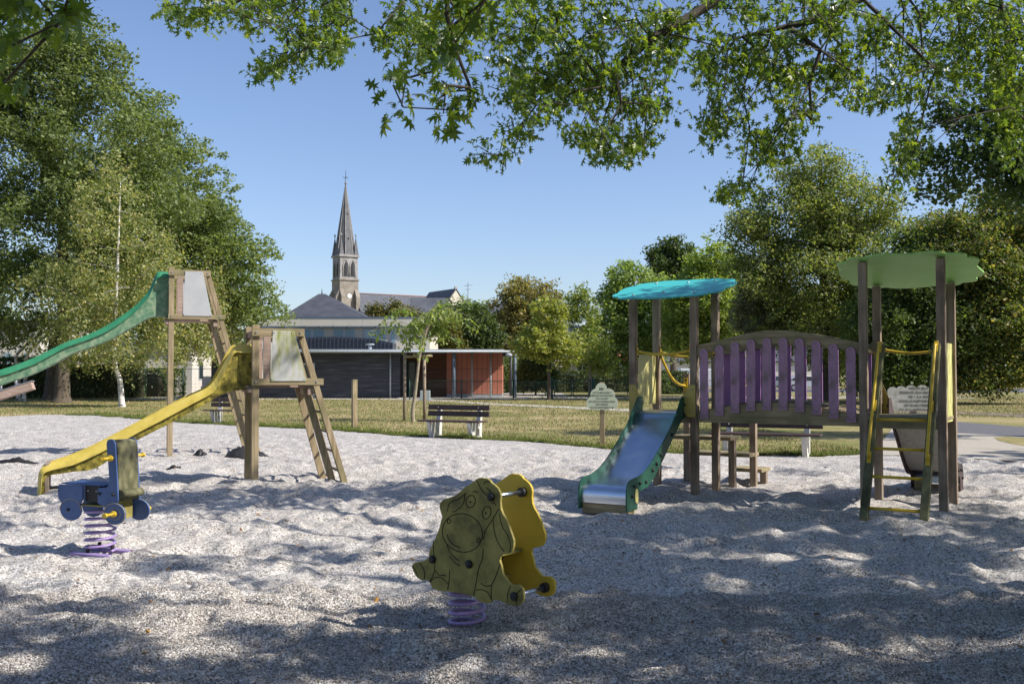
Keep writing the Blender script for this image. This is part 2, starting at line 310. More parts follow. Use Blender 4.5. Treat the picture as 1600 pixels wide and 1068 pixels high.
# ================================================================ GROUND
EDGE = [gnd(*p) for p in ((-400, 655), (-150, 653), (0, 651), (60, 648), (150, 649), (230, 655), (300, 661), (420, 667), (520, 672), (580, 677), (650, 682), (750, 686), (830, 690), (900, 697), (960, 703), (1080, 710), (1180, 712), (1280, 713), (1365, 707), (1450, 703), (1600, 716), (1900, 730))]
EX = np.array([p.x for p in EDGE]); EY = np.array([p.y for p in EDGE])
def edgeY(x): return np.interp(x, EX, EY)
def gz(x, y):
    x = np.asarray(x, float); y = np.asarray(y, float)
    wx = x + 0.35*vnoise(x, y, 0.9, 5); wy = y + 0.35*vnoise(x, y, 0.9, 6)
    h = 0.058*vnoise(wx*0.8, wy*1.2, 0.60, 1) + 0.085*vnoise(wx*0.9, wy*1.1, 0.29, 2) + 0.068*vnoise(wx, wy, 0.16, 3) + 0.030*vnoise(wx, wy, 0.09, 13) + 0.035*vnoise(x, y, 1.9, 4)
    h = np.where(h < 0, h*0.8, h*1.0)
    far = np.clip((edgeY(x)-y)/2.5, 0.12, 1)*np.clip(1.5-y/30, 0.62, 1)
    h = h*far
    for (cx, cy, r, z0) in ((-0.30, 6.40, 0.30, -0.015), (-3.64, 8.85, 0.35, -0.01), (1.1, 11.72, 0.55, -0.09)):
        wq = np.exp(-(((x-cx)**2+(y-cy)**2)/r**2)**1.5); h = h*(1-wq)+z0*wq
    return h
def gzf(x, y): return float(gz(np.array([x]), np.array([y]))[0])
def build_gravel():
    R, K = 900, 800
    Y = 0.7*(40/0.7)**(np.arange(R)/(R-1)); t = np.linspace(-1, 1, K)
    YY = np.repeat(Y[:, None], K, 1); XX = t[None, :]*(0.60*YY+2.2)
    ZZ = gz(XX, YY) + 0.012
    near = np.clip(1.6-YY/9, 0, 1)
    ZZ += near*0.012*(vnoise(XX, YY, 0.05, 8)+0.8*vnoise(XX, YY, 0.026, 9))
    V = np.stack([XX, YY, ZZ], -1).reshape(-1, 3)
    i = np.arange(R-1)[:, None]*K + np.arange(K-1)[None, :]
    F = np.stack([i, i+1, i+K+1, i+K], -1).reshape(-1, 4)
    c = V[F].mean(1); keep = c[:, 1] < edgeY(c[:, 0]) + 0.5*vnoise(c[:, 0], c[:, 1], 0.5, 11)+0.25*vnoise(c[:, 0], c[:, 1], 0.15, 12)
    F = F[keep]; u, inv = np.unique(F.ravel(), return_inverse=True)
    o = mesh_np('gravel_ground', V[u], inv.reshape(-1, 4), M['gravel'], smooth=True); o['kind'] = 'structure'
build_gravel()
def sheet(name, pts, z, m):
    b = MB(); b.add([(p[0], p[1], z) for p in pts], [tuple(range(len(pts)))]); o = b.build(name, m); o['kind'] = 'structure'; return o
def lawn():
    # one sheet out to the horizon, dipping a few centimetres under the gravel
    xs = np.concatenate([[-1500, -600, -200, -80, -45], np.arange(-30, 31, 1.5), [45, 80, 200, 600, 1500]])
    ys = np.concatenate([[-1500, -200, -40, -8], np.arange(-4, 60, 1.5), [80, 120, 200, 400, 1500]])
    X, Yg = np.meshgrid(xs, ys); e = edgeY(X)
    Z = np.where((Yg < e-1.6) & (Yg > 0.2) & (np.abs(X) < 0.6*Yg+2), -0.25, 0.0)
    V = np.stack([X, Yg, Z], -1).reshape(-1, 3); n = len(xs)
    i = np.arange(len(ys)-1)[:, None]*n + np.arange(n-1)[None, :]
    F = np.stack([i, i+1, i+n+1, i+n], -1).reshape(-1, 4)
    o = mesh_np('lawn', V, F, M['lawn']); o['kind'] = 'structure'
lawn()
def pixpoly(*pts): return [gnd(*p) for p in pts]
sheet('footpath', pixpoly((600, 622.5), (700, 625.3), (760, 629.5), (860, 633.5), (940, 637), (1100, 644), (1250, 651.5), (1390, 657), (1390, 661), (1250, 656), (1100, 648.5), (940, 640.5), (860, 636.3), (760, 632), (700, 627), (600, 624)), 0.008, 'path')
sheet('tarmac_path', pixpoly((1375, 653), (1494, 659), (1600, 667), (2300, 712), (2300, 740), (1600, 684), (1555, 680), (1494, 677), (1375, 668)), 0.012, 'asphalt')
sheet('beige_gravel_area', pixpoly((1372, 700), (1395, 668), (1494, 677), (1555, 680), (1600, 684), (2300, 740), (2300, 790), (1900, 745), (1600, 722), (1440, 712), (1366, 712)), 0.016, 'fine_gravel')
sheet('lawn_patch', pixpoly((1553, 684), (1575, 683), (1640, 688), (1700, 695), (1700, 708), (1620, 700), (1585, 695), (1560, 689)), 0.022, 'lawn')
sheet('earth_track', pixpoly((1380, 641), (1494, 643), (1600, 646), (2200, 668), (2200, 690), (1600, 652), (1494, 646.5), (1380, 644)), 0.010, 'dirt')
sheet('school_yard', [(-24, 60.5), (-1, 60.5), (5, 62), (30, 64), (30, 69), (4, 69), (4, 80), (-24, 80)], 0.006, 'path')
sheet('car_park', [(6, 84), (60, 84), (70, 104), (6, 104)], 0.008, 'asphalt')
# grass blades
def grass_blades():
    n = 150000; d = 18 + (70-18)*rng.random(n)**1.6; x = (rng.random(n)*2-1)*0.56*d; y = d
    e = edgeY(x); ok = y > e - 0.1
    # a richer fringe along the gravel
    m = 52000; xf = -17 + 27*rng.random(m); yf = edgeY(xf) + 0.30*rng.standard_normal(m)**2 - 0.12 + 0.5*vnoise(xf, xf*0, 0.8, 2)
    path = lambda X, Y: ((X > 7.2) & (Y < 36) & (Y > 18))
    x = np.concatenate([x[ok], xf]); y = np.concatenate([y[ok], yf]); fr = np.concatenate([np.zeros(ok.sum()), np.ones(m)])
    k = ~path(x, y) & ~((y > 44) & (y < 61) & (x > -2) & (np.abs((y-53)) < 0.1)); x = x[k]; y = y[k]; fr = fr[k]; n = len(x)
    dens = vnoise(x, y, 1.3, 21)+vnoise(x, y, 0.4, 22); k = (dens > -0.45) | (fr > 0); x = x[k]; y = y[k]; fr = fr[k]; n = len(x)
    hgt = (0.025 + 0.03*rng.random(n))*(1+fr*2.2*np.clip(vnoise(x, y, 0.5, 41)+vnoise(x, y, 0.15, 42), 0, 1)+ (y/60)*0.6); wd = 0.004 + 0.00028*y
    a = rng.random(n)*2*PI; lx = rng.standard_normal(n)*0.5*hgt; ly = rng.standard_normal(n)*0.5*hgt
    V = np.empty((n, 3, 3)); V[:, 0] = np.stack([x-np.cos(a)*wd, y-np.sin(a)*wd, 0*x-0.005], -1)
    V[:, 1] = np.stack([x+np.cos(a)*wd, y+np.sin(a)*wd, 0*x-0.005], -1); V[:, 2] = np.stack([x+lx, y+ly, hgt], -1)
    F = np.arange(n*3).reshape(n, 3); r = rng.random(n) < np.where(fr > 0, 0.85, 0.38)
    gm = leafmat('green_grass', [(0.07, 0.12, 0.02), (0.13, 0.19, 0.035), (0.2, 0.24, 0.06)], 0.2, 0.8, (1, 1, 1), 0.1)
    dm = leafmat('straw_grass', [(0.21, 0.17, 0.08), (0.33, 0.26, 0.14), (0.42, 0.34, 0.20)], 0.2, 0.8, (1, 1, 1), 0.1)
    for nm, mk, mt, lb in (('green_grass', r, gm, 'short green grass fringing the gravel and flecking the lawn'), ('dry_grass', ~r, dm, 'straw coloured dry blades across the lawn')):
        o = mesh_np(nm, V[mk].reshape(-1, 3), np.arange(mk.sum()*3).reshape(-1, 3), mt); tag(o, lb, 'grass', kind='stuff')
grass_blades()
# ================================================================ FOLIAGE TOOLS
def star_leaf(lobes=3):
    """pin oak leaf outline, star shaped about (0,.5); unit length"""
    P = [(0.0, 0.0), (0.05, 0.22), (0.27, 0.20), (0.08, 0.38), (0.38, 0.55), (0.09, 0.60), (0.24, 0.86), (0.06, 0.78), (0.0, 1.02)]
    L = [(-x, y) for x, y in P[1:-1]][::-1]
    pts = P + L
    V = np.array([(0, 0.45, 0)] + [(x, y, -0.45*abs(x) - 0.30*(y-0.4)**2) for x, y in pts]); n = len(pts)
    F = np.array([(0, 1+i, 1+(i+1) % n) for i in range(n)]); return V, F
OAK_V, OAK_F = star_leaf()
QV = np.array([(0, 0, 0), (0.36, 0.5, 0.06), (0, 1, -0.04), (-0.36, 0.5, 0.06)]); QF = np.array([(0, 1, 2, 3)])
def rand_rots(n, up=0.6, droop=0.0):
    nrm = rng.standard_normal((n, 3)); nrm /= np.linalg.norm(nrm, axis=1)[:, None]; nrm[:, 2] = np.abs(nrm[:, 2])*(1-up) + up; nrm /= np.linalg.norm(nrm, axis=1)[:, None]
    d = rng.standard_normal((n, 3)); d[:, 2] -= droop; d -= (d*nrm).sum(1)[:, None]*nrm; d /= np.linalg.norm(d, axis=1)[:, None]
    s = np.cross(d, nrm); return np.stack([s, d, nrm], -1)   # columns
def leaves(name, pos, size, TV, TF, m, parent, up=0.5, droop=0.3):
    n = len(pos); R = rand_rots(n, up, droop); sz = size*(0.5+0.95*rng.random(n)**1.3)
    st = np.stack([0.7+0.6*rng.random(n), np.ones(n), 0.3+1.8*rng.random(n)], -1)
    V = np.einsum('nij,nkj->nki', R, TV[None]*st[:, None, :])*sz[:, None, None] + np.asarray(pos)[:, None, :]
    F = (TF[None]+(np.arange(n)*len(TV))[:, None, None]).reshape(-1, TF.shape[1])
    return mesh_np(name, V.reshape(-1, 3), F, m, parent)
def skeleton(root_pts, targets, r_tip=0.012, r_max=0.4, name='branches', m='bark', parent=None, sides=6, power=0.5, sag=0.08, trunk_r=None, chains=()):
    """grow limbs from the trunk nodes to every target, thickening where they merge"""
    P = [Vector(p) for p in root_pts]; par = [-1]+list(range(len(P)-1)); nroot = len(P); base = P[-1]; cnt0 = []
    T = sorted([Vector(t) for t in targets], key=lambda t: (t-P[min(nroot-1, 1)]).length)
    dist = [0.0]
    for i in range(1, nroot): dist.append(dist[-1]*0.2)
    for ch in chains:
        last = 1
        for p in smooth_curve([P[1]]+[Vector(q) for q in ch], 4)[1:]:
            P.append(p); par.append(last); dist.append(dist[last]*0.5+0.1); last = len(P)-1
    for t in T:
        A = np.array([tuple(p) for p in P]); d = np.linalg.norm(A-np.array(t), axis=1) + 0.25*np.array(dist)
        # prefer nodes below the target
        d += np.clip(A[:, 2]-t.z-1.5, 0, None)*0.2
        if nroot > 1: d[0] += 1e3
        j = int(np.argmin(d)); a = P[j]; L = (t-a).length; last = j
        k = max(1, min(4, int(L/0.7)))
        for q in range(1, k+1):
            f = q/k; jit = Vector((random.gauss(0, 1), random.gauss(0, 1), random.gauss(0, 1)))*sag*L*(0.4 if q < k else 0)
            p = a.lerp(t, f) + Vector((0, 0, math.sin(f*PI)*sag*L)) + jit
            P.append(p); par.append(last); dist.append(dist[last]+(p-P[last]).length); last = len(P)-1
    n = len(P); cnt = [0]*n
    for i in range(n-1, -1, -1):
        if cnt[i] == 0: cnt[i] = 1
        if par[i] >= 0: cnt[par[i]] += cnt[i]
    rad = [min(r_max, r_tip*c**power) for c in cnt]
    b = MB()
    for i in range(n):
        if par[i] >= 0 and i >= nroot: b.tube([P[par[i]], P[i]], [min(rad[par[i]], rad[i]*1.35), rad[i]], sides if rad[i] > 0.03 else 4, cap=False)
    br = b.build(name, m, parent)
    return rad[nroot-1]
def trunk(pts, rs, m, parent, n=12, flare=True):
    C_ = smooth_curve(pts, 6); k = len(C_); R = []
    for i in range(k):
        f = i/(k-1)*(len(rs)-1); a = int(min(f, len(rs)-2)); R.append(rs[a]+(rs[a+1]-rs[a])*(f-a))
    if flare: R[0] *= 1.5; R[1] *= 1.2
    return MB().tube(C_, R, n).build('trunk', m, parent)
def crown_points(lobes, ncl, per, cr, flat=0.6, shell=0.45, noise_scale=2.0, gap=0.0):
    """lobes: (x,y,z,rx,ry,rz). returns clump centres and leaf positions"""
    vol = np.array([l[3]*l[4]*l[5] for l in lobes])**0.8; vol /= vol.sum(); cen = []; sm = []
    for l, f in zip(lobes, vol):
        k = max(3, int(ncl*f)); d = rng.standard_normal((k, 3)); d /= np.linalg.norm(d, axis=1)[:, None]
        r = (shell + (1-shell)*rng.random(k))**0.8 * (0.9+0.25*rng.random(k))
        cen.append(np.array(l[:3]) + d*r[:, None]*np.array(l[3:6]))
        k2 = max(2, k//4); d = rng.standard_normal((k2, 3)); d[:, 2] = np.abs(d[:, 2])*1.2-0.3; d /= np.linalg.norm(d, axis=1)[:, None]
        cen.append(np.array(l[:3]) + d*(1.02+0.22*rng.random(k2)**2)[:, None]*np.array(l[3:6])); sm.append(np.ones(k)); sm.append(np.full(k2, 0.5))
    cen = np.concatenate(cen); sm = np.concatenate(sm); kk = cen[:, 2] > 0.4; cen = cen[kk]
    rr = cr*(0.55+0.95*rng.random(len(cen))**1.5)*sm[kk]
    pos = []
    for c, r in zip(cen, rr):
        k = int(per*(0.5+rng.random())*(r/cr)**1.5); q = rng.standard_normal((k, 3)); q /= np.linalg.norm(q, axis=1)[:, None]; q *= (rng.random(k)**0.45)[:, None]
        tilt = rng.standard_normal(2)*0.35
        q[:, 2] = q[:, 2]*flat + q[:, 0]*tilt[0] + q[:, 1]*tilt[1]
        pos.append(c + q*r)
    pos = np.concatenate(pos); return cen, pos[pos[:, 2] > 0.05]
def tree(name, label, base, lobes, ncl, per, cr, leaf, cols, tr=0.35, group=None, flat=0.6, bark='bark', cat='tree', trunk_h=None, trans=0.38, shell=0.45, up=0.45, lean=(0, 0), limbs=60, droop=0.2, rt=0.02, tip=None):
    t = thing(name, label, cat, (base[0], base[1], 0), 0, group)
    L = [(l[0]-base[0], l[1]-base[1], l[2], l[3], l[4], l[5]) for l in lobes]
    cen, pos = crown_points(L, ncl, per, cr, flat, shell)
    zt = max(l[2]+l[5]*0.5 for l in L); zb = min(l[2]-l[5] for l in L); th = trunk_h or max(1.5, zb+0.5)
    top = np.array([np.mean([l[0] for l in L])*0.6, np.mean([l[1] for l in L])*0.6, zt])
    pts = [(0, 0, -0.1), (lean[0]*0.3, lean[1]*0.3, th*0.5), (lean[0], lean[1], th), (lean[0]*.5+top[0]*0.5, top[1]*0.5, (th+zt)/2), (top[0], top[1], zt)]
    trunk(pts, [tr, tr*0.8, tr*0.7, tr*0.45, tr*0.08], M[bark], t)
    roots = [Vector(p) for p in smooth_curve(pts[2:], 5)]
    idx = rng.choice(len(cen), min(limbs, len(cen)), replace=False)
    skeleton(roots, [cen[i] for i in idx], rt, tr*0.5, 'branches', bark, t)
    lm = leafmat(name+'_leaves', cols, trans)
    leaves('crown', pos, leaf, QV, QF, lm, t, up, droop)
    return t
# ================================================================ FOREGROUND OAK
def foreground_oak():
    t = thing('oak_tree', 'pin oak whose spiky leaved branches hang across the sky above the gravel', 'tree', (9.6, 4.6, 0))
    base = Vector((9.6, 4.6, 0)); cl = []   # (centre, radius, leaves)
    # clusters seen hanging in the sky:  px, py, rx, ry, depth, clumps
    blobs = [(300, 22, 45, 28, 10, 16), (350, 5, 40, 25, 10, 12), (420, 25, 50, 35, 10, 24), (415, 105, 26, 18, 10, 8), (450, 88, 30, 20, 10, 7), (490, 55, 45, 38, 10, 24), (515, 75, 22, 25, 10, 8), (530, 20, 28, 20, 10.2, 10), (460, 0, 90, 15, 10.3, 18),
             (630, 60, 45, 25, 9.5, 10), (600, 55, 20, 20, 9.5, 5), (640, 20, 60, 20, 9.5, 14), (700, 40, 50, 40, 9, 16), (660, 75, 40, 22, 9, 8),
             (770, 235, 34, 15, 10.5, 8), (810, 205, 24, 20, 10.5, 8), (845, 175, 26, 20, 10.6, 9), (790, 130, 40, 35, 11, 18), (780, 60, 60, 60, 11, 36), (850, 90, 60, 60, 11, 44), (930, 60, 70, 60, 11, 46), (900, 130, 60, 40, 11, 34), (960, 150, 55, 45, 11, 34), (930, 205, 40, 25, 11, 20), (965, 238, 45, 17, 11, 16), (1000, 215, 25, 20, 11, 10), (1020, 165, 30, 22, 11, 12), (1010, 100, 45, 40, 11, 22), (1020, 40, 50, 40, 11.3, 24),
             (1080, 60, 45, 45, 11.5, 24), (1120, 100, 40, 40, 11.5, 24), (1140, 150, 35, 30, 11.5, 16), (1105, 205, 18, 22, 11.5, 8), (1130, 185, 30, 18, 11.5, 9), (1160, 60, 50, 50, 11.5, 30), (1220, 90, 45, 50, 11.5, 30),
             (1230, 140, 35, 40, 11.6, 20), (1240, 190, 30, 30, 11.6, 16), (1190, 215, 30, 26, 11.6, 12), (1180, 240, 22, 24, 11.6, 9), (1150, 295, 28, 16, 11.6, 9), (1125, 302, 18, 10, 11.6, 4), (1215, 235, 22, 20, 11.6, 7),
             (1290, 60, 50, 55, 11.7, 32), (1300, 120, 45, 35, 11.7, 22), (1340, 130, 40, 30, 11.7, 14), (1350, 60, 45, 50, 11.7, 26), (1400, 60, 45, 60, 11.8, 28), (1380, 140, 30, 25, 11.8, 9), (1420, 150, 22, 35, 11.8, 12), (1425, 210, 18, 35, 11.8, 12), (1415, 255, 22, 18, 11.8, 8), (1400, 275, 16, 14, 11.8, 4),
             (1470, 60, 50, 60, 12, 34), (1480, 130, 40, 35, 12, 18), (1540, 60, 50, 70, 12.2, 50), (1600, 90, 50, 110, 12.2, 60), (1560, 150, 45, 40, 12.4, 24), (1600, 220, 40, 60, 12.6, 30), (1520, 10, 90, 25, 12, 28), (1200, 5, 150, 22, 11.6, 40), (900, 0, 150, 20, 11, 34)]
    for (px, py, rx, ry, Y, n) in blobs:
        for _ in range(n):
            a = random.random()*2*PI; r = math.sqrt(random.random())
            y = Y + random.gauss(0, 0.45); p = at(px+rx*r*math.cos(a), py+ry*r*math.sin(a), y)
            cl.append((p-base, 0.13+0.08*random.random(), random.randint(11, 20), 0.098))
    # close twigs with large looking leaves
    for (px, py, rx, ry, Y, n) in [(690, 120, 45, 40, 5.0, 7), (720, 150, 28, 30, 5.0, 5), (640, 130, 35, 20, 5.0, 3), (625, 160, 22, 14, 5.0, 2), (700, 180, 25, 12, 5.0, 3), (725, 40, 30, 40, 4.8, 5), (705, 5, 60, 22, 4.8, 6),
                                   (35, 10, 45, 20, 3.4, 4), (15, 50, 30, 25, 3.4, 3), (80, 35, 22, 14, 3.4, 2), (0, 110, 12, 30, 3.4, 1), (60, -10, 60, 20, 3.3, 4)]:
        for _ in range(n):
            a = random.random()*2*PI; r = math.sqrt(random.random()); y = Y+random.gauss(0, 0.15)
            p = at(px+rx*r*math.cos(a), py+ry*r*math.sin(a), y); cl.append((p-base, 0.10, random.randint(6, 10), 0.098))
    vis = len(cl)
    # the rest of the crown, above and beside the frame, thick enough to shade the gravel below it
    def inframe(c):
        d = c - Vector((0, 0, EYE)); f = d.y*CT + d.z*ST
        if f < 0.5: return False
        px = 800 + FPX*d.x/f; py = 534 - FPX*(-d.y*ST+d.z*CT)/f
        return -60 < px < 1660 and py > -45
    def dens(x, y):
        n = vnoise(x, y, 1.5, 31)*0.9 + vnoise(x, y, 0.6, 32)*1.1
        if y < 4.6: b = 0.9
        elif y < 6.5: b = 0.85
        elif y < 9.4: b = 0.62 if x > -1.5 else 0.50
        elif y < 14.2: b = 0.66 if x > 1.0 else (0.30 if x > -1 else 0.08)
        elif y < 17: b = 0.50 if x > 4.5 else 0.0
        else: b = 0
        return b + n
    k = 0; tries = 0
    while k < 1500 and tries < 60000:
        tries += 1
        gx = random.uniform(-8, 9.5); gy = random.uniform(-0.5, 17); q_ = random.random()
        if q_ < 0.28: gx, gy = random.uniform(-5, 6), random.uniform(1.5, 6.0)
        elif q_ < 0.6: gx, gy = random.uniform(-0.5, 7), random.uniform(6.2, 11.5)
        z = random.uniform(4.6, 9.5)
        if float(dens(gx, gy)) < 0.42: continue
        c = Vector((gx + z*SUN.x/SUN.z, gy + z*SUN.y/SUN.z, z))
        if inframe(c) or c.x > 18 or c.x < -5 or (c-Vector((8, 5, 6))).length > 12: continue
        cl.append((c-base, random.uniform(0.20, 0.38), int(random.randint(50, 80)*(1.6 if gy < 5.5 else 1.3)), 0.135)); k += 1
    pos = []; size = []
    for (c, r, n, s) in cl:
        q = rng.standard_normal((n, 3)); q /= np.linalg.norm(q, axis=1)[:, None]; q *= (rng.random(n)**0.4)[:, None]*r; q[:, 2] *= 0.75
        pos.append(np.array(c)+q); size.append(np.full(n, s))
    pos = np.concatenate(pos); size = np.concatenate(size)
    leaves('leaves', pos, size, OAK_V, OAK_F, M['oak_leaf'], t, 0.0, 0.8)
    tp = [(0, 0, -0.2), (-0.05, 0, 1.5), (-0.2, 0.1, 3.2), (-0.5, 0.3, 5.2), (-0.8, 0.4, 7.5), (-0.9, 0.5, 10)]
    trunk(tp, [0.42, 0.36, 0.33, 0.26, 0.16, 0.05], M['bark'], t, 16)
    main = []
    roots = smooth_curve([tp[2], tp[3], tp[4], tp[5]], 4)
    # long limbs first so that twigs hang from them
    limb_targets = [at(1370, -10, 11.6), at(1215, 42, 11.5), at(1120, 0, 11.2), at(1020, 58, 11.0), at(900, 60, 11.0), at(700, -40, 10), at(480, -10, 10.1), at(1290, 0, 11.6), at(1440, 0, 11.8), at(1580, 60, 12.2), at(700, -20, 5.0), at(60, -40, 3.6), Vector((3, 5, 6.5)), Vector((4, 8, 6.5)), Vector((6, 10, 6.5)), Vector((5, 1, 6.0))]
    T1 = [p-base for p in limb_targets]
    sel = [c[0] for c in cl]
    chains = [[Vector((4.5, 5, 6.2))-base, Vector((1.0, 5.0, 5.2))-base, Vector((-0.6, 4.4, 4.2))-base, Vector((-1.7, 3.5, 3.35))-base],
              [Vector((7.5, 8.5, 6.0))-base, at(1560, -60, 12)-base, at(1400, -30, 11.8)-base, at(1300, 22, 11.7)-base, at(1210, 46, 11.6)-base, at(1150, 60, 11.5)-base],
              [Vector((6.5, 8.0, 6.8))-base, at(1260, -120, 11.5)-base, at(1130, -10, 11.3)-base, at(1080, 25, 11.2)-base, at(1020, 60, 11)-base, at(960, 110, 11)-base],
              [Vector((5.0, 8.0, 6.6))-base, at(1000, -150, 10.5)-base, at(720, -70, 10.2)-base, at(500, -30, 10)-base, at(400, 0, 10)-base],
              [Vector((4.0, 5.5, 6.4))-base, Vector((0.5, 5.2, 4.3))-base, at(720, -40, 5.0)-base, at(705, 60, 5.0)-base]]
    skeleton(roots, [p for p in T1[10:]]+sel, 0.0042, 0.15, 'branches', 'twig', t, sides=7, power=0.52, sag=0.06, chains=chains)
foreground_oak()
# ================================================================ PLAY STRUCTURE
R_ = Vector((0.854, -0.52, 0)).normalized(); B_ = Vector((-R_.y, R_.x, 0))
PS = Vector((4.22, 11.95, 0)); ROT = math.atan2(R_.y, R_.x)      # front-left post of the right tower = local origin
WT = 0.87; BL_ = 2.14; D = 0.80                                   # tower width, bridge length, tower depth
def to_local(p): d = Vector(p)-PS; return Vector((d.dot(R_), d.dot(B_), p[2]))
def cloud(cx, cy, rx, ry, lob, amp, n=96, ph=0.0, ex=0.8):
    out = []
    for i in range(n):
        a = 2*PI*i/n; k = 1 + amp*(abs(math.sin(lob*a/2+ph))-0.5)
        out.append((cx+rx*k*math.copysign(abs(math.cos(a))**ex, math.cos(a)), cy+ry*k*math.copysign(abs(math.sin(a))**ex, math.sin(a))))
    return out
def play_structure():
    t = thing('play_structure', 'wooden play structure, two roofed towers joined by a purple slatted arched bridge, with metal slides', 'play structure', PS, ROT)
    def post(x, y, z1, wdt=0.095):
        MB().box((x-wdt/2, y-wdt/2, -0.25), (x+wdt/2, y+wdt/2, z1)).build('post', 'wood_z', t, 0.006)
    lx = -BL_-WT    # left tower spans lx..-BL_
    h = 1.09
    for x, y, z in ((0, 0, 2.93), (WT, 0, 2.93), (0, D, 2.70), (WT, D, 2.70)): post(x, y, z)
    for x, y, z in ((lx, 0, 2.63), (-BL_, 0, 2.63), (lx, D, 2.80), (-BL_, D, 2.80)): post(x, y, z)
    # decks
    for x0 in (0, lx):
        MB().box((x0-0.02, -0.04, h-0.04), (x0+WT+0.02, D+0.04, h)).build('deck', 'wood_x', t, 0.004)
        for yy in (0, D): MB().box((x0+0.05, yy-0.02, h-0.14), (x0+WT-0.05, yy+0.02, h-0.043)).build('deck_beam', 'wood_x', t, 0.004)
    # roofs: scalloped sheets, tilted
    def roof(cx, cy, zf, zb, yf, yb, rx, ry, top, amp, ph, lob):
        o = cloud(cx, cy, rx, ry, lob, amp, 220, ph, 0.66); f = lambda y: zf + (zb-zf)*(y-yf)/(yb-yf)
        P = [(x, y, f(y)) for x, y in o]
        r = MB().prism(P, (0, 0, 0.018)).build('roof', top, t); 
        return r
    roof(WT/2+0.02, D/2, 2.945, 2.72, 0, D, 0.79, 0.54, 'lime', 0.085, 0.3, 13)
    rl = roof(lx+WT/2, D/2, 2.64, 2.86, 0, D, 0.80, 0.60, 'turq', 0.065, 0.7, 11)
    for x, y in ((lx, 0), (-BL_, 0), (lx, D), (-BL_, D), (lx+0.4, 0.1), (lx+0.5, 0.75)): MB().sphere((x, y, 2.64+0.275*y+0.024), 0.018, 8, 4).build('bolt', 'galv', rl)
    # bridge
    arch = lambda u, s: s*math.sin(PI*u)
    for y in (0.0, D-0.0):
        P = []
        K = 24
        lo = [(-BL_+BL_*k/K + 0, y-0.03, 0.965) for k in (0, K)]
        up = [(-BL_+BL_*k/K, y-0.03, 1.09 + arch(k/K, 0.145)) for k in range(K+1)]
        Pb = [(-BL_+0.05, y-0.03, 0.965), (-0.05, y-0.03, 0.965)] + [(max(-BL_+0.05, min(-0.05, p[0])), p[1], p[2]) for p in up[::-1]]
        MB().prism(Pb, (0, 0.06, 0)).build('bridge_beam', 'wood_x', t, 0.004)
        U = [(max(-BL_+0.05, min(-0.05, -BL_+BL_*k/K)), y-0.03, 1.97 + 0.17*max(0, math.sin(PI*(k/K)))**1.6) for k in range(K+1)]
        Lw = [(p[0], p[1], 1.83 + 0.135*math.sin(PI*k/K)) for k, p in enumerate(U)]
        MB().prism(Lw + U[::-1], (0, 0.06, 0)).build('handrail', 'wood_x', t, 0.005)
    K = 18
    for k in range(K):
        u = (k+0.5)/K; x = -BL_+0.05 + (BL_-0.1)*u; z = 1.095+arch(u, 0.145); sl_ = (0.145*PI*math.cos(PI*u))/BL_
        MB().beam((x-0.052, D/2, z-0.052*sl_), (x+0.052, D/2, z+0.052*sl_), D-0.07, 0.028, (0, 1, 0)).build('bridge_plank', 'wood_y', t, 0.003)
    def slat_mesh():
        n = 10; q = 0.057; P = [(-q, 0, 0), (q, 0, 0), (q, 0, 0.85)] + [(q*math.cos(PI*i/n), 0, 0.85+q*math.sin(PI*i/n)) for i in range(1, n)] + [(-q, 0, 0.85)]
        return MB().prism(P, (0, 0.022, 0))
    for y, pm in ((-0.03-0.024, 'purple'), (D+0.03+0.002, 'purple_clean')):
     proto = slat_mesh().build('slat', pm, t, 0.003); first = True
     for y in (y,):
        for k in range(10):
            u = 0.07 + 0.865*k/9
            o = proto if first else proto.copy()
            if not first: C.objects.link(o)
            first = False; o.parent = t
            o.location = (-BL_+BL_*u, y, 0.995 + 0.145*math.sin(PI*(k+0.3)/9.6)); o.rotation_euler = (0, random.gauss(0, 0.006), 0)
            for zz in (0.87, 0.035): MB().disc((0, -0.002, zz), (0, 1, 0), 0.006, 0.004, 8).build('bolt', 'black', o)
    # ------- ladder on the front of the right tower
    la = thing_part('ladder', t)
    sx0, sx1 = 0.115, 0.735
    pt = lambda f, x: Vector((x, -1.22 + 1.10*f, -0.12 + 2.05*f))
    sx0 += 0.11; sx1 += 0.10
    for x in (sx0, sx1):
        MB().beam(pt(-0.06, x), pt(1, x), 0.085, 0.085, (1, 0, 0)).build('stringer', 'wood_z_green', la, 0.006)
        outer = [pt(f, x)+Vector((0, -0.045-d_, 0.02)) for f, d_ in ((0.38, 0.0), (0.385, 0.05), (0.42, 0.07), (0.62, 0.07), (0.95, 0.07), (0.985, 0.05), (0.99, 0.0))]
        MB().tube(smooth_curve(outer, 4), 0.017, 10).build('handrail', 'yellow_paint', la)
        for f in (0.385, 0.66, 0.99):
            MB().beam(pt(f-0.03, x)+Vector((0, -0.047, 0)), pt(f+0.03, x)+Vector((0, -0.047, 0)), 0.045, 0.012, (1, 0, 0)).build('bracket', 'yellow_paint', la, 0.004)
    for f in (0.125, 0.285, 0.43, 0.585):
        MB().tube([pt(f, sx0+0.04)+Vector((0, 0, 0)), pt(f, sx1-0.04)], 0.017, 10).build('rung', 'yellow_paint', la)
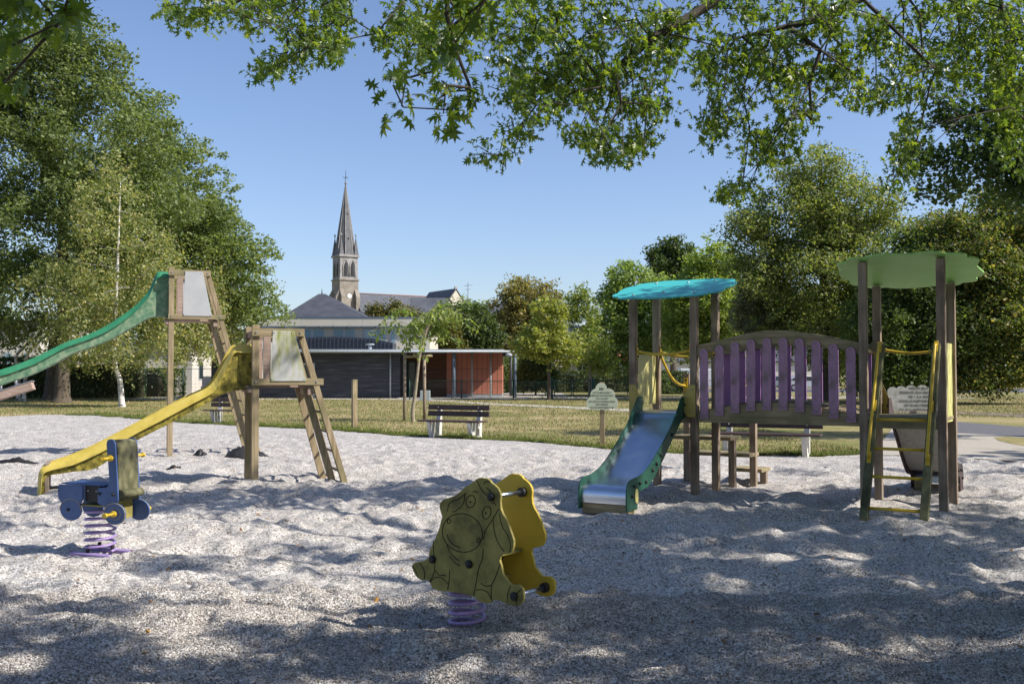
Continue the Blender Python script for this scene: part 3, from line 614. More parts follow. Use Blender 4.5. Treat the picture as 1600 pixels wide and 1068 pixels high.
    # ------- yellow bars
    def bar(name, a, b_, sag, r=0.019):
        a = Vector(a); b_ = Vector(b_); P = [a.lerp(b_, f)+Vector((0, 0, -sag*math.sin(PI*f))) for f in [i/10 for i in range(11)]]
        br = MB().tube(P, r, 10).build(name, 'yellow_paint', t)
        for e, o in ((a, b_), (b_, a)):
            d = (o-e).normalized(); s = Vector((0, 0, 1)).cross(d)
            MB().beam(e+Vector((0, 0, -0.095))+d*0.004, e+Vector((0, 0, 0.095))+d*0.004, 0.05, 0.01, s).build('mounting_plate', 'yellow_paint', br, 0.004)
            for zz in (-0.07, 0.07):
                MB().sphere(e+Vector((0, 0, zz))+d*0.012, 0.016, 8, 5).build('bolt', 'black', br)
    e = 0.055
    bar('safety_bar', (lx+e, 0, 1.90), (-BL_-e, 0, 1.90), 0.05)
    bar('safety_bar', (-BL_, e, 1.92), (-BL_, D-e, 1.92), 0.03)
    bar('safety_bar', (lx+e, D, 1.90), (-BL_-e, D, 1.90), 0.07)
    bar('safety_bar', (0+e, D, 1.90), (WT-e, D, 1.90), 0.05)
    bar('safety_bar', (0, e, 1.90), (0, D-e, 1.90), 0.03)
    # ------- side panels
    MB().box((lx-0.012, 0.06, 1.17), (lx+0.006, D-0.06, 1.86)).build('side_panel', 'pale_yellow', t, 0.003)
    MB().box((WT-0.006, 0.05, 1.02), (WT+0.012, D-0.05, 1.96)).build('side_panel', 'stained_yellow', t, 0.003)
    for x in (0.03,): MB().box((x+0.02, D*0.25, 1.86), (x+0.09, D*0.32, 1.98)).build('cross_block', 'wood_x', t, 0.004)
    # ------- slides
    def slide(sx, side, length=1.80):
        """side -1: out of the front face, +1: out of the back"""
        s = thing_part('slide', t); wd = 0.60; y0 = 0 if side < 0 else D
        prof = [(-0.02, h+0.005), (0.12, h-0.005), (0.24, h-0.10), (0.55, 0.80), (0.85, 0.575), (1.12, 0.40), (1.30, 0.325), (1.50, 0.29), (1.70, 0.275)]
        cen = smooth_curve([(0, a, b) for a, b in prof], 5)
        cen += [Vector((0, 1.765, 0.255)), Vector((0, 1.80, 0.215)), Vector((0, 1.81, 0.15)), Vector((0, 1.80, 0.075))]
        b = MB(); V = []
        for x in (-wd/2, wd/2): V.append([(sx+x, y0+side*p.y, p.z) for p in cen])
        n = len(cen); vs = V[0]+V[1]+[(x, y, z-0.004) for x, y, z in V[0]+V[1]]
        fs = []
        for i in range(n-1):
            fs += [(i, n+i, n+i+1, i+1), (2*n+i, 2*n+i+1, 3*n+i+1, 3*n+i)]
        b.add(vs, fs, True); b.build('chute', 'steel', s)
        if side > 0:
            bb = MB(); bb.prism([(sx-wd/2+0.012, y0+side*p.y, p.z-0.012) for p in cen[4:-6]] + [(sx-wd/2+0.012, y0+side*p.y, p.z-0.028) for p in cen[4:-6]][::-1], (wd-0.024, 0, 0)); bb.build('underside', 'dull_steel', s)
        # side cheeks
        up = [(-0.0, h+0.20), (0.10, h+0.20), (0.17, h+0.17), (0.45, 0.965), (0.80, 0.72), (1.08, 0.545), (1.30, 0.44), (1.50, 0.385), (1.66, 0.37), (1.78, 0.345), (1.84, 0.28), (1.86, 0.18), (1.86, 0.0)]
        lo = [(1.56, 0.0), (1.55, 0.18), (1.48, 0.205), (1.25, 0.235), (1.05, 0.33), (0.78, 0.52), (0.45, 0.77), (0.15, 0.99), (0.0, 1.04)]
        U = smooth_curve([(0, a, b_) for a, b_ in up], 3); P = [(p.y, p.z) for p in U] + lo
        for x in (-wd/2-0.018, wd/2):
            q = MB().prism([(sx+x, y0+side*a, b_) for a, b_ in P], (0.018, 0, 0)).build('side_cheek', 'dark_green' if side < 0 else 'brown_plank', s, 0.003)
            ox = x-0.006 if x < 0 else x+0.024
            for a, b_ in ((0.06, h+0.10), (0.10, h-0.02), (0.50, 0.82), (0.86, 0.585), (1.0, 0.49), (1.12, 0.42), (1.32, 0.30), (1.5, 0.30), (1.66, 0.28), (1.72, 0.17)):
                MB().sphere((sx+ox, y0+side*a, b_), 0.022, 8, 5).build('bolt', 'black', s)
            q2 = cloud(0, 0, 0.045, 0.085, 2, 0.0, 20)
            if side < 0: MB().prism([(sx+ox, y0+side*(1.60+a), 0.16+b_) for a, b_ in q2], (0.004, 0, 0)).build('badge', 'pale_yellow', s)
        # wooden sill and feet under the end
        MB().box((sx-wd/2-0.0, min(y0+side*1.62, y0+side*1.78), -0.06), (sx+wd/2, max(y0+side*1.62, y0+side*1.78), 0.062)).box((sx-wd/2+0.04, min(y0+side*1.5, y0+side*1.6), -0.25), (sx-wd/2+0.14, max(y0+side*1.5, y0+side*1.6), 0.14)).box((sx+wd/2-0.14, min(y0+side*1.5, y0+side*1.6), -0.25), (sx+wd/2-0.04, max(y0+side*1.5, y0+side*1.6), 0.14)).build('end_support', 'wood_x', s, 0.005)
        # ochre brackets tying the cheeks to the posts
        for x, dx in ((-wd/2-0.02, -1), (wd/2+0.02, 1)):
            P = [(sx+x-dx*0.02, h-0.0), (sx+x-dx*0.02, h+0.18), (sx+x+dx*0.06, h+0.36), (sx+x+dx*0.15, h+0.36), (sx+x+dx*0.15, h-0.06), (sx+x+dx*0.05, h-0.06)]
            MB().prism([(a, y0+side*0.056, b_) for a, b_ in P], (0, side*0.014, 0)).build('bracket', 'olive_panel', s, 0.002)
            for (a, b_) in ((sx+x+dx*0.11, h+0.30), (sx+x+dx*0.12, h+0.0)): MB().sphere((a, y0+side*0.074, b_), 0.012, 8, 4).build('bolt', 'galv', s)
    slide(lx+WT/2, -1); slide(WT/2, 1)
    # ------- steps climbing to the back of the left tower
    st = thing_part('steps', t)
    ox = lx+0.16
    for k, (y0_, z, x0, x1) in enumerate(((D+0.12, 0.72, ox, ox+0.88), (D+0.50, 0.47, ox+0.10, ox+1.02), (D+0.86, 0.23, ox+0.62, ox+1.08))):
        MB().box((x0, y0_, z-0.05), (x1, y0_+0.43, z)).build('tread', 'wood_x', st, 0.004)
    for x, y, z1 in ((ox+0.05, D+0.62, 1.60), (ox+0.84, D+0.30, 0.70), (ox+0.98, D+0.80, 1.62), (ox+1.02, D+1.15, 0.20)):
        MB().box((x-0.045, y-0.045, -0.25), (x+0.045, y+0.045, z1)).build('post', 'wood_z', st, 0.005)
    for x, xe in ((lx, ox+0.05), (-BL_, ox+0.98)):
        a = Vector((x, D+0.05, 1.95)); c = Vector((xe, D+0.58, 1.42))
        P = [a.lerp(c, f)+Vector((0, 0, -0.16*math.sin(PI*f))) for f in [i/12 for i in range(13)]]
        q = MB().tube(P, 0.019, 10).build('handrail', 'yellow_paint', st)
        MB().box((c.x-0.03, D+0.562, 1.28), (c.x+0.03, D+0.574, 1.54)).build('mounting_plate', 'yellow_paint', st, 0.004)
        for zz in (1.32, 1.5): MB().sphere((c.x, D+0.56, zz), 0.016, 8, 5).build('bolt', 'black', st)
def thing_part(name, parent):
    o = bpy.data.objects.new(name, None); C.objects.link(o); o.parent = parent; o.empty_display_size = 0.1; return o
M['wood_z_green'] = wood('green_tinged_wood', (0.085, 0.09, 0.045), (0.20, 0.20, 0.11), 'z')
play_structure()
# ================================================================ BIG SLIDES ON WOODEN TOWERS
def slide_tower(name, label, O, ang, zdeck, ztop, width, rim, low, cols, paneltop, panel_m, foot, rw):
    """O near post foot; local x along the ladder direction, y away from camera. rim/low are pixel outlines of the near side of the chute"""
    t = thing(name, label, 'slide', (O[0], O[1], 0), ang, 'slides on wooden towers')
    ax = Vector((math.cos(ang), math.sin(ang), 0)); nx = Vector((-ax.y, ax.x, 0)); O = Vector((O[0], O[1], 0))
    def loc(px, py, off=0.0):
        p = hit(px, py, O+nx*off, nx); d = p-O; return Vector((d.dot(ax), off, p.z))
    W = width; L1, L0 = paneltop  # horizontal reach of the top and lower bars
    for y in (0, W):
        MB().box((-0.05, y-0.045, -0.25), (0.05, y+0.045, ztop+0.05)).build('post', 'tan_z', t, 0.006)
        s = -1 if y == 0 else 1
        yo = y+s*0.066
        MB().box((-0.06, yo-0.02, ztop-0.11), (L1+0.06, yo+0.02, ztop)).build('top_bar', 'tan_x', t, 0.005)
        MB().box((-0.06, yo-0.02, zdeck-0.01), (L0+0.12, yo+0.02, zdeck+0.085)).build('lower_bar', 'tan_x', t, 0.005)
        # trapezoid panel
        f = 0.22*L1/0.6
        P = [(f*0.9, zdeck+0.05), (L0-0.13, zdeck+0.05), (L1-0.09, ztop-0.03), (f, ztop-0.03)]
        pn = MB().prism([(a, yo+s*0.021, b) for a, b in P], (0, s*0.012, 0)).build('side_panel', panel_m, t, 0.002)
        MB().box((f*0.45, yo-0.015*1, zdeck+0.085), (f*0.45+0.10, yo+0.015, ztop-0.112)).build('upright', 'pink_x', t, 0.003)
        for a, b in P: MB().sphere((a+(0.02 if a < 0.4*L0 else -0.03), yo+s*0.035, b+(0.03 if b < (zdeck+ztop)/2 else -0.03)), 0.009, 6, 4).build('bolt', 'galv', pn)
        for a, b in ((0, ztop-0.055), (L1, ztop-0.055), (0, zdeck+0.04), (L0+0.02, zdeck+0.04)): MB().disc((a, yo+s*0.024, b), (0, 1, 0), 0.016, 0.012, 10).build('bolt', 'galv', t)
        # ladder stringer
        sl0 = Vector((L1, y-s*0.0, ztop-0.02)); sl1 = Vector((foot, y+s*0.10, -0.22))
        MB().beam(sl0, sl1, 0.085, 0.085, (0, 1, 0)).build('stringer', 'tan_z', t, 0.005)
        MB().beam(Vector((L0-0.12, y-s*0.06, zdeck-0.05)), Vector((foot-0.16, y+s*0.02, -0.22)), 0.04, 0.10, (0, 1, 0)).build('stringer_board', 'tan_z', t, 0.004)
    # deck
    MB().box((-0.12, 0.05, zdeck-0.045), (L0-0.02, W-0.05, zdeck-0.012)).build('deck', 'pink_x', t, 0.004)
    MB().box((-0.10, -0.04, zdeck-0.11), (0.0-0.051, W+0.04, zdeck-0.047)).build('cross_beam', 'pink_x', t, 0.004); MB().box((L0-0.10, -0.04, zdeck-0.15), (L0-0.02, W+0.04, zdeck-0.05)).build('cross_beam', 'pink_x', t, 0.004)
    MB().box((-0.03, 0.046, ztop-0.12), (0.03, W-0.046, ztop-0.03)).build('cross_beam', 'tan_y', t, 0.004)
    a0 = Vector((L1, 0, ztop-0.02)); a1 = Vector((foot, 0, -0.22)); k = max(4, int(zdeck/0.27)); 
    for i in range(k):
        z = 0.18+ (zdeck-0.25)*i/(k-1)*0.96; f = (a0.z-z)/(a0.z-a1.z); x = a0.x+(a1.x-a0.x)*f-0.02; ex = 0.10*f
        MB().tube([(x, -ex+0.03, z), (x, W+ex-0.03, z)], 0.02, 8).build('rung', 'rung', t)
    # chute: section swept along the outline
    up = [loc(*p) for p in rim]; dn = [loc(*p) for p in low]
    up = smooth_curve(up, 5); dn = smooth_curve(dn, 5); n = len(up)
    Y0 = W/2-rw/2; Y1 = W/2+rw/2
    # outer skin, near and far, then floor and rims
    def strip(A, B): 
        b = MB(); k = len(A); b.add(list(A)+list(B), [(i, k+i, k+i+1, i+1) for i in range(k-1)], True); return b
    V3 = lambda P, y, dz=0, f=0: [Vector((p.x, y, p.z+dz)) for p in P]
    near_u, far_u = V3(up, Y0), V3(up, Y1); near_d, far_d = V3(dn, Y0+0.03), V3(dn, Y1-0.03)
    solid = MB()
    def sec(i):
        u = up[i]; d = dn[i]; ax_ = u-d; a = ax_.normalized(); ez = min(0.115, 0.55*ax_.length); fl = d + a*min(0.03, 0.2*ax_.length)
        q = lambda p, y, k=0.0: (p.x-a.x*k, y, p.z-a.z*k)
        return [q(u, Y0-0.02, ez), q(u, Y0+0.05), q(fl, Y0+0.085), q(fl, Y1-0.085), q(u, Y1-0.05), q(u, Y1+0.02, ez),
                q(u, Y1+0.014, ez+0.006), q(u, Y1-0.02, ez-0.01), q(d, Y1-0.03), q(d, Y0+0.03), q(u, Y0+0.02, ez-0.01), q(u, Y0-0.014, ez+0.006)]
    S = [sec(i) for i in range(n)]; m = 12
    def shell(name, idx, mt):
        b = MB(); vs = [p for s_ in S for p in s_]; fs = [(i*m+a, i*m+c, (i+1)*m+c, (i+1)*m+a) for i in range(n-1) for a, c in idx]
        if name == 'chute': fs += [tuple(range(m)), tuple(range((n-1)*m, n*m))[::-1]]
        b.add(vs, fs, False)
        o = b.build(name, mt, t); 
        for p in o.data.polygons: p.use_smooth = False
        return o
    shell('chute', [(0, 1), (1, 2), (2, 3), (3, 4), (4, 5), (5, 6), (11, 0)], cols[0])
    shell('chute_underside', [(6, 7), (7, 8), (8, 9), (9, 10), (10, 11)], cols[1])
    # end legs
    e = up[-1]; e2 = dn[-1]
    return t, e
sy = [(396, 538), (382, 538), (368, 539), (352, 566), (330, 601), (296, 619), (251, 643), (198, 671), (144, 699), (104, 716), (70, 728), (60, 738), (58, 756), (57, 774)]
sd = [(396, 608), (380, 609), (364, 611), (352, 615), (338, 622), (306, 640), (262, 664), (208, 692), (152, 731), (112, 738), (80, 743), (71, 747), (69, 758), (68, 774)]
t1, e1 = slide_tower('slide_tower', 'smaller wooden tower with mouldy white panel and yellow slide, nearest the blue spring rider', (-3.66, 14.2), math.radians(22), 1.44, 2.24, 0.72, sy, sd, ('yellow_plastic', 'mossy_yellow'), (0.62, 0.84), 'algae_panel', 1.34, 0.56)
MB().box((e1.x+0.09, 0.12, -0.2), (e1.x+0.14, 0.60, 0.40)).build('end_leg', 'wood_z', t1, 0.004)
MB().box((e1.x+0.14, 0.30, -0.02), (e1.x+0.75, 0.40, 0.05)).build('ground_sill', 'wood_x', t1, 0.004)
gy = [(271, 424), (256, 423), (246, 424), (240, 436), (232, 453), (223, 464), (214, 474), (196, 488), (169, 506), (148, 517), (126, 526), (104, 533), (79, 545), (50, 559), (24, 569), (0, 577), (-40, 590), (-90, 615), (-140, 640), (-180, 655), (-215, 660)]
gd = [(271, 492), (260, 493), (250, 493), (243, 493.5), (236, 494.5), (225, 499), (214, 506), (200, 514), (172, 529), (145, 540), (118, 549), (100, 558), (79, 570), (58, 580), (39, 588), (0, 601), (-40, 620), (-90, 645), (-140, 665), (-180, 676), (-215, 680)]
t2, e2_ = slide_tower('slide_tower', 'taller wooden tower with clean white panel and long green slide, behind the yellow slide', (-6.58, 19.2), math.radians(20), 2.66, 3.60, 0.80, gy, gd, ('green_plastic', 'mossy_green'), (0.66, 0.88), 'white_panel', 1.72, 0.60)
MB().box((e2_.x+0.05, 0.14, -0.2), (e2_.x+0.13, 0.66, 0.42)).build('end_leg', 'wood_z', t2, 0.004)
# ================================================================ BLUE SPRING RIDER
def helix(c, r, z0, z1, turns, n=22, ph=0):
    k = int(turns*n); return [(c[0]+r*math.cos(ph+2*PI*i/n), c[1]+r*math.sin(ph+2*PI*i/n), z0+(z1-z0)*i/k) for i in range(k+1)]
def rounded(P, r=0.02, n=4):
    out = []; k = len(P)
    for i in range(k):
        a = Vector(P[i-1]+(0,)); b = Vector(P[i]+(0,)); c = Vector(P[(i+1) % k]+(0,))
        rr = min(r, (a-b).length*0.45, (c-b).length*0.45); p = b+(a-b).normalized()*rr; q = b+(c-b).normalized()*rr
        for j in range(n+1):
            f = j/n; v = p.lerp(b, f).lerp(b.lerp(q, f), f); out.append((v.x, v.y))
    return out
def scooter():
    g = gnd(155, 862); g = Vector((-3.64, 8.85, 0)); gzz = gzf(g.x, g.y)
    ang = math.radians(-23)
    t = thing('spring_rider', 'blue scooter shaped spring rider with yellow handles and foot pegs on a purple spring', 'spring rider', (g.x, g.y, gzz), ang, 'spring riders')
    # local x forward, y left/away; z up
    MB().tube(helix((0, 0), 0.112, 0.05, 0.50, 6.6), 0.0125, 10).build('spring', 'purple_paint', t)
    for yy in (-0.16, 0.09): MB().box((-0.20, yy, -0.03), (0.26, yy+0.07, 0.045)).build('base_rail', 'purple_paint', t, 0.008)
    for a in (0.4, 2.4, 4.4): MB().disc((0.11*math.cos(a), 0.11*math.sin(a), 0.075), (0, 0, 1), 0.016, 0.06, 8).build('clamp', 'black', t)
    hw = 0.15; th = 0.019
    MB().box((-0.20, -hw+0.0, 0.505), (0.24, hw, 0.522)).build('spring_board', 'olive_moss', t, 0.004)
    # rear plates with round wheel guards, front forks, all as two parallel side panels
    for s in (-1, 1):
        y = s*(hw+0.0) - (th if s < 0 else 0)
        rear = [(-0.44, 0.79)]
        P = [(-0.455, 0.775), (-0.44, 0.795), (-0.10, 0.79), (-0.10, 0.60)]
        P += [(-0.27+0.155*math.cos(a), 0.44+0.155*math.sin(a)) for a in [math.radians(d) for d in range(30, -215, -12)]] + [(-0.455, 0.60), (-0.465, 0.70)]
        MB().prism([(a, y, b_) for a, b_ in P], (0, th, 0)).build('rear_side_plate', 'blue', t, 0.004)
        MB().tube([(-0.27+0.155*math.cos(a), y+(0 if s < 0 else th)+s*0.0005, 0.44+0.155*math.sin(a)) for a in [math.radians(d) for d in range(0, 181, 10)]], 0.0035, 5).build('groove', 'olive_panel', t)
        F = rounded([(0.12, 0.55), (0.12, 0.775), (0.26, 0.79), (0.285, 0.90), (0.235, 1.40), (0.25, 1.46), (0.32, 1.47), (0.36, 1.42), (0.415, 0.60), (0.30, 0.50)], 0.035, 5)
        MB().prism([(a, y, b_) for a, b_ in F], (0, th, 0)).build('front_side_plate', 'blue', t, 0.004)
        # front wheel disc, set outside
        y2 = y + s*(th+0.003)
        wc = (0.385, 0.43)
        MB().prism([(wc[0]+0.15*math.cos(a), y2, wc[1]+0.15*math.sin(a)) for a in [2*PI*i/40 for i in range(40)]], (0, th, 0)).build('front_wheel', 'blue', t, 0.004)
        for rr in (0.082, 0.147):
            MB().tube([(wc[0]+rr*math.cos(2*PI*i/30), y2+(th if s > 0 else 0)+s*0.0005, wc[1]+rr*math.sin(2*PI*i/30)) for i in range(31)], 0.003, 5).build('groove', 'olive_panel', t)
        yo = y2+(th if s > 0 else 0)
        MB().tube([(wc[0], yo, wc[1]), (wc[0], yo+s*0.02, wc[1]), (wc[0], yo+s*0.022, wc[1]), (wc[0], yo+s*0.12, wc[1]), (wc[0], yo+s*0.122, wc[1]), (wc[0], yo+s*0.15, wc[1])], [0.045, 0.045, 0.02, 0.02, 0.032, 0.030], 14).build('foot_peg', 'yellow_paint', t)
        hc = (0.30, 1.20); yh = y+(th if s > 0 else 0)
        MB().tube([(hc[0], yh, hc[1]), (hc[0], yh+s*0.02, hc[1]), (hc[0], yh+s*0.022, hc[1]), (hc[0], yh+s*0.14, hc[1]), (hc[0], yh+s*0.142, hc[1]), (hc[0], yh+s*0.165, hc[1])], [0.045, 0.045, 0.02, 0.02, 0.034, 0.030], 14).build('handle', 'yellow_paint', t)
        for a, b_ in ((0.15, 0.695), (0.345, 0.695), (-0.30, 0.44)): MB().sphere((a, yh+s*0.004, b_), 0.022, 10, 5).build('bolt', 'black', t)
    # seat, black side boxes and the column cover
    MB().box((-0.44, -hw+0.006, 0.797), (0.20, hw-0.006, 0.817)).build('seat', 'blue', t, 0.006)
    MB().box((-0.099, -hw+0.02, 0.56), (0.119, hw-0.02, 0.795)).build('seat_box', 'black', t, 0.006)
    for a in (-0.05, 0.07): MB().sphere((a, -hw+0.018, 0.72), 0.012, 8, 4).build('bolt', 'galv', t)
    P = [(0.335, 0.60), (0.405, 0.60), (0.375, 1.36), (0.345, 1.44), (0.28, 1.455), (0.28, 1.43), (0.32, 1.38)]
    MB().prism([(a+0.005, -hw+0.001, b_) for a, b_ in P], (0, 2*hw-0.002, 0)).build('front_cover', 'mossy_rubber', t, 0.004)
    MB().tube([(0.425, -hw+0.0, 0.70), (0.425, hw, 0.70)], 0.062, 16).build('headlamp_roll', 'mossy_rubber', t)
    MB().box((0.25, -hw+0.01, 0.33), (0.33, hw-0.01, 0.60)).build('inner_panel', 'olive_moss', t, 0.004)
    for o in t.children:   # real proportions: 1.03 m tall, long spring under a compact body
        for v in o.data.vertices:
            x, y, z = v.co
            if o.name.startswith('spring') and not o.name.startswith('spring_board'): v.co = (x*1.1, y*1.1, 0.03+(z-0.03)*0.89)
            elif o.name.startswith(('base', 'clamp', 'nothing')): pass
            else: v.co = (x*0.80, y*0.78, 0.45+(z-0.505)*0.615)
    return t
scooter()
# ================================================================ OCHRE ANIMAL SPRING RIDER
def animal_rider():
    g = Vector((-0.30, 6.40, 0)); n = Vector((-0.62, -0.785, 0)).normalized(); tx = Vector((-n.y, n.x, 0))
    if tx.x < 0: tx = -tx
    gg = gzf(g.x, g.y)
    t = thing('spring_rider', 'ochre spring rider of two upright long-eared animal shaped panels joined by steel bars', 'spring rider', (0, 0, 0), 0, 'spring riders')
    o = g + n*0.16; zoom = lambda zx, zy: hit(620+zx/3.682, 720+zy/3.682, o, n)
    out = [(455, 105), (468, 97), (485, 95), (505, 99), (520, 100), (535, 110), (545, 125), (563, 138), (580, 155), (592, 177), (597, 200), (594, 235), (597, 270), (608, 302), (625, 330), (645, 375), (660, 420), (672, 455), (672, 485), (666, 510), (655, 530), (630, 536), (605, 538), (594, 548), (590, 570), (600, 600), (607, 640), (616, 662), (632, 682), (655, 710), (675, 711), (700, 712), (716, 724), (726, 742), (728, 765), (728, 790), (722, 812), (710, 825), (695, 832), (675, 832), (640, 825), (600, 805), (575, 797), (555, 798), (540, 812), (520, 818), (500, 817), (480, 810), (462, 795), (445, 780), (412, 770), (380, 762), (340, 757), (300, 750), (270, 750), (240, 745), (220, 738), (205, 730), (196, 715), (190, 700), (180, 688), (165, 685), (148, 686), (130, 680), (116, 668), (105, 655), (94, 632), (85, 610), (88, 595), (105, 582), (128, 578), (150, 575), (165, 568), (180, 555), (184, 535), (190, 510), (202, 482), (215, 455), (230, 418), (245, 380), (252, 350), (260, 320), (254, 300), (248, 280), (244, 262), (248, 240), (258, 228), (270, 220), (300, 210), (330, 200), (360, 178), (390, 150), (410, 138), (430, 125)]
    P = [zoom(*p) for p in out]; th = 0.019
    W = 0.315; sh = -n*W
    pn = MB().prism(P, -n*th).build('animal_panel', 'olive_moss', t, 0.003)
    far = MB().prism([p+sh for p in P], -n*th).build('animal_panel', 'yellow_panel', t, 0.003); far['label'] = 'cleaner bright yellow panel'
    # engraved drawing: a plain sitting animal, not any known figure
    def line(pts, r=0.0028, panel=pn, off=Vector((0, 0, 0))):
        Q = smooth_curve([zoom(*p) for p in pts], 5)
        return [q + off + n*0.0006 for q in Q], r
    def oval(cx, cy, rx, ry, rot=0.25, k=18):
        return [(cx+rx*math.cos(a)*math.cos(rot)-ry*math.sin(a)*math.sin(rot), cy+rx*math.cos(a)*math.sin(rot)+ry*math.sin(a)*math.cos(rot)) for a in [2*PI*i/k for i in range(k+1)]]
    L = [oval(377, 412, 118, 108, 0.55), oval(425, 232, 26, 36, 0.25), oval(517, 296, 24, 37, 0.25), oval(424, 234, 3, 3), oval(513, 298, 3, 3),
         oval(300, 345, 9, 13, 0.4), oval(470, 455, 9, 13, 0.4),
         [(290, 420), (302, 455), (330, 482), (365, 496)], [(400, 180), (360, 215), (305, 240), (292, 290)], [(390, 185), (385, 240), (340, 285), (318, 290)],
         [(553, 335), (565, 420), (590, 480), (618, 520)], [(590, 300), (605, 370), (640, 430), (655, 490), (645, 525)], [(590, 270), (550, 335), (510, 400), (498, 450)],
         [(460, 110), (480, 150), (500, 180), (525, 200)], [(500, 130), (515, 115), (532, 122)], [(512, 150), (530, 165), (545, 190)], [(436, 178), (452, 172), (465, 184)], [(545, 240), (562, 240), (570, 255)],
         [(210, 455), (211, 500), (215, 560), (218, 600), (215, 640), (190, 690)], [(497, 500), (492, 560), (470, 620), (458, 690), (442, 775)], [(595, 590), (570, 660), (545, 720), (545, 800)],
         [(304, 625), (302, 680), (292, 740)], [(190, 695), (220, 668), (260, 672), (298, 708)], [(458, 740), (490, 738), (525, 755), (545, 798)], [(225, 630), (245, 655), (280, 655)], [(485, 700), (510, 718), (545, 712)],
         [(130, 585), (150, 610), (160, 645), (158, 680)], [(92, 600), (110, 635), (122, 668)], [(655, 715), (640, 755), (634, 815)], [(718, 735), (692, 762), (688, 830)],
         [(285, 470), (305, 520), (340, 560), (360, 570)], [(303, 545), (330, 580), (362, 600)]]
    for pts in L:
        Q, r = line(pts); MB().tube(Q, r, 5).build('groove', 'groove', pn)
    rim = [q + n*0.0004 for q in [zoom(*p) for p in out]]
    # bolts on the near panel
    bolts = [(545, 205), (208, 564), (418, 591), (677, 776)]
    for zx, zy in bolts:
        c = zoom(zx, zy); MB().tube([c, c+n*0.012, c+n*0.022], [0.026, 0.026, 0.014], 14).build('bolt', 'black', t)
    # steel bars through both panels
    for zx, zy in (bolts[0], bolts[3]):
        c = zoom(zx, zy); MB().tube([c-n*th, c-n*(W-0.012)], 0.0135, 14).build('bar', 'steel', t)
        MB().tube([c-n*(W-0.03), c-n*(W-0.001)], 0.030, 16).build('collar', 'black', t)
    # foot bar and seat between the panels
    for zx, zy in ((208, 564), (418, 591)):
        c = zoom(zx, zy); MB().tube([c-n*th, c-n*W], 0.02, 12).build('cross_bar', 'galv', t)
    c = zoom(400, 745); z0 = c.z
    cc = g - n*0.02
    seat = MB(); a = zoom(250, 560); b_ = zoom(540, 560)
    seat.prism([a-n*(th+0.002), b_-n*(th+0.002), b_-n*(W-0.002), a-n*(W-0.002)], (0, 0, 0.02)); seat.build('seat', 'olive_moss', t)
    zt = zoom(340, 700).z
    MB().tube(helix((cc.x, cc.y), 0.112, gg+0.015, zt, (zt-gg)/0.062, ph=1.2), 0.0125, 10).build('spring', 'purple_paint', t)
    MB().disc((cc.x, cc.y, zt), (0, 0, 1), 0.13, 0.012, 24).build('spring_plate', 'black', t)
    a = zoom(230, 690); b_ = zoom(470, 690)
    MB().prism([Vector((a.x, a.y, zt+0.008))-n*(th+0.002), Vector((b_.x, b_.y, zt+0.008))-n*(th+0.002), Vector((b_.x, b_.y, zt+0.008))-n*(W-0.002), Vector((a.x, a.y, zt+0.008))-n*(W-0.002)], (0, 0, 0.02)).build('foot_board', 'olive_moss', t)
animal_rider()
# ================================================================ BENCHES
def bench(label, loc, rotz, L):
    """local x along the bench, -y faces the sitter's front"""
    t = thing('park_bench', label, 'bench', loc, rotz, 'park benches with white concrete legs')
    for x in (-L/2+0.30, L/2-0.30):
        # side profile in (y,z): slanting front foot, seat bracket, rear upright with a square hole
        b = MB(); w = 0.10
        def pr(P): b.prism([(x-w/2, a, z) for a, z in P], (w, 0, 0))
        pr([(-0.34, 0.40), (-0.16, -0.06), (-0.06, -0.06), (-0.06, 0.28), (-0.16, 0.40)])
        pr([(-0.06, 0.24), (0.14, 0.24), (0.14, 0.40), (-0.16, 0.40)][0:4])
        pr([(-0.06, -0.06), (0.14, -0.06), (0.14, 0.06), (-0.06, 0.06)])
        pr([(0.14, -0.06), (0.26, -0.06), (0.30, 0.80), (0.22, 0.80), (0.14, 0.42)])
        b.build('leg', 'concrete', t, 0.006)
    for y in (-0.28, -0.12, 0.04): MB().box((-L/2, y-0.07, 0.405), (L/2, y+0.07, 0.445)).build('seat', 'brown_plank', t, 0.008)
    for z in (0.53, 0.685):
        a = 0.19 + (z-0.45)*0.08; P = [(a-0.04, z), (a-0.03, z+0.13), (a+0.01, z+0.13), (a, z)]
        q = MB().prism([(-L/2, c, d) for c, d in P], (L, 0, 0)).build('backrest', 'brown_plank', t, 0.006)
        for x in (-L/2+0.30, L/2-0.30): MB().sphere((x, a-0.042, z+0.065), 0.012, 8, 4).build('bolt', 'galv', q)
    return t
b1 = bench('brown plank bench with white concrete legs right of the young staked tree', (-1.42, 24.7, 0), math.radians(-27), 1.75)
bench('brown bench on white legs partly hidden behind the yellow slide ladder', (-8.95, 31.8, 0), math.radians(-14), 1.65)
bench('brown bench on white legs seen beneath the purple bridge', (4.95, 19.45, 0), math.radians(-23), 2.1)
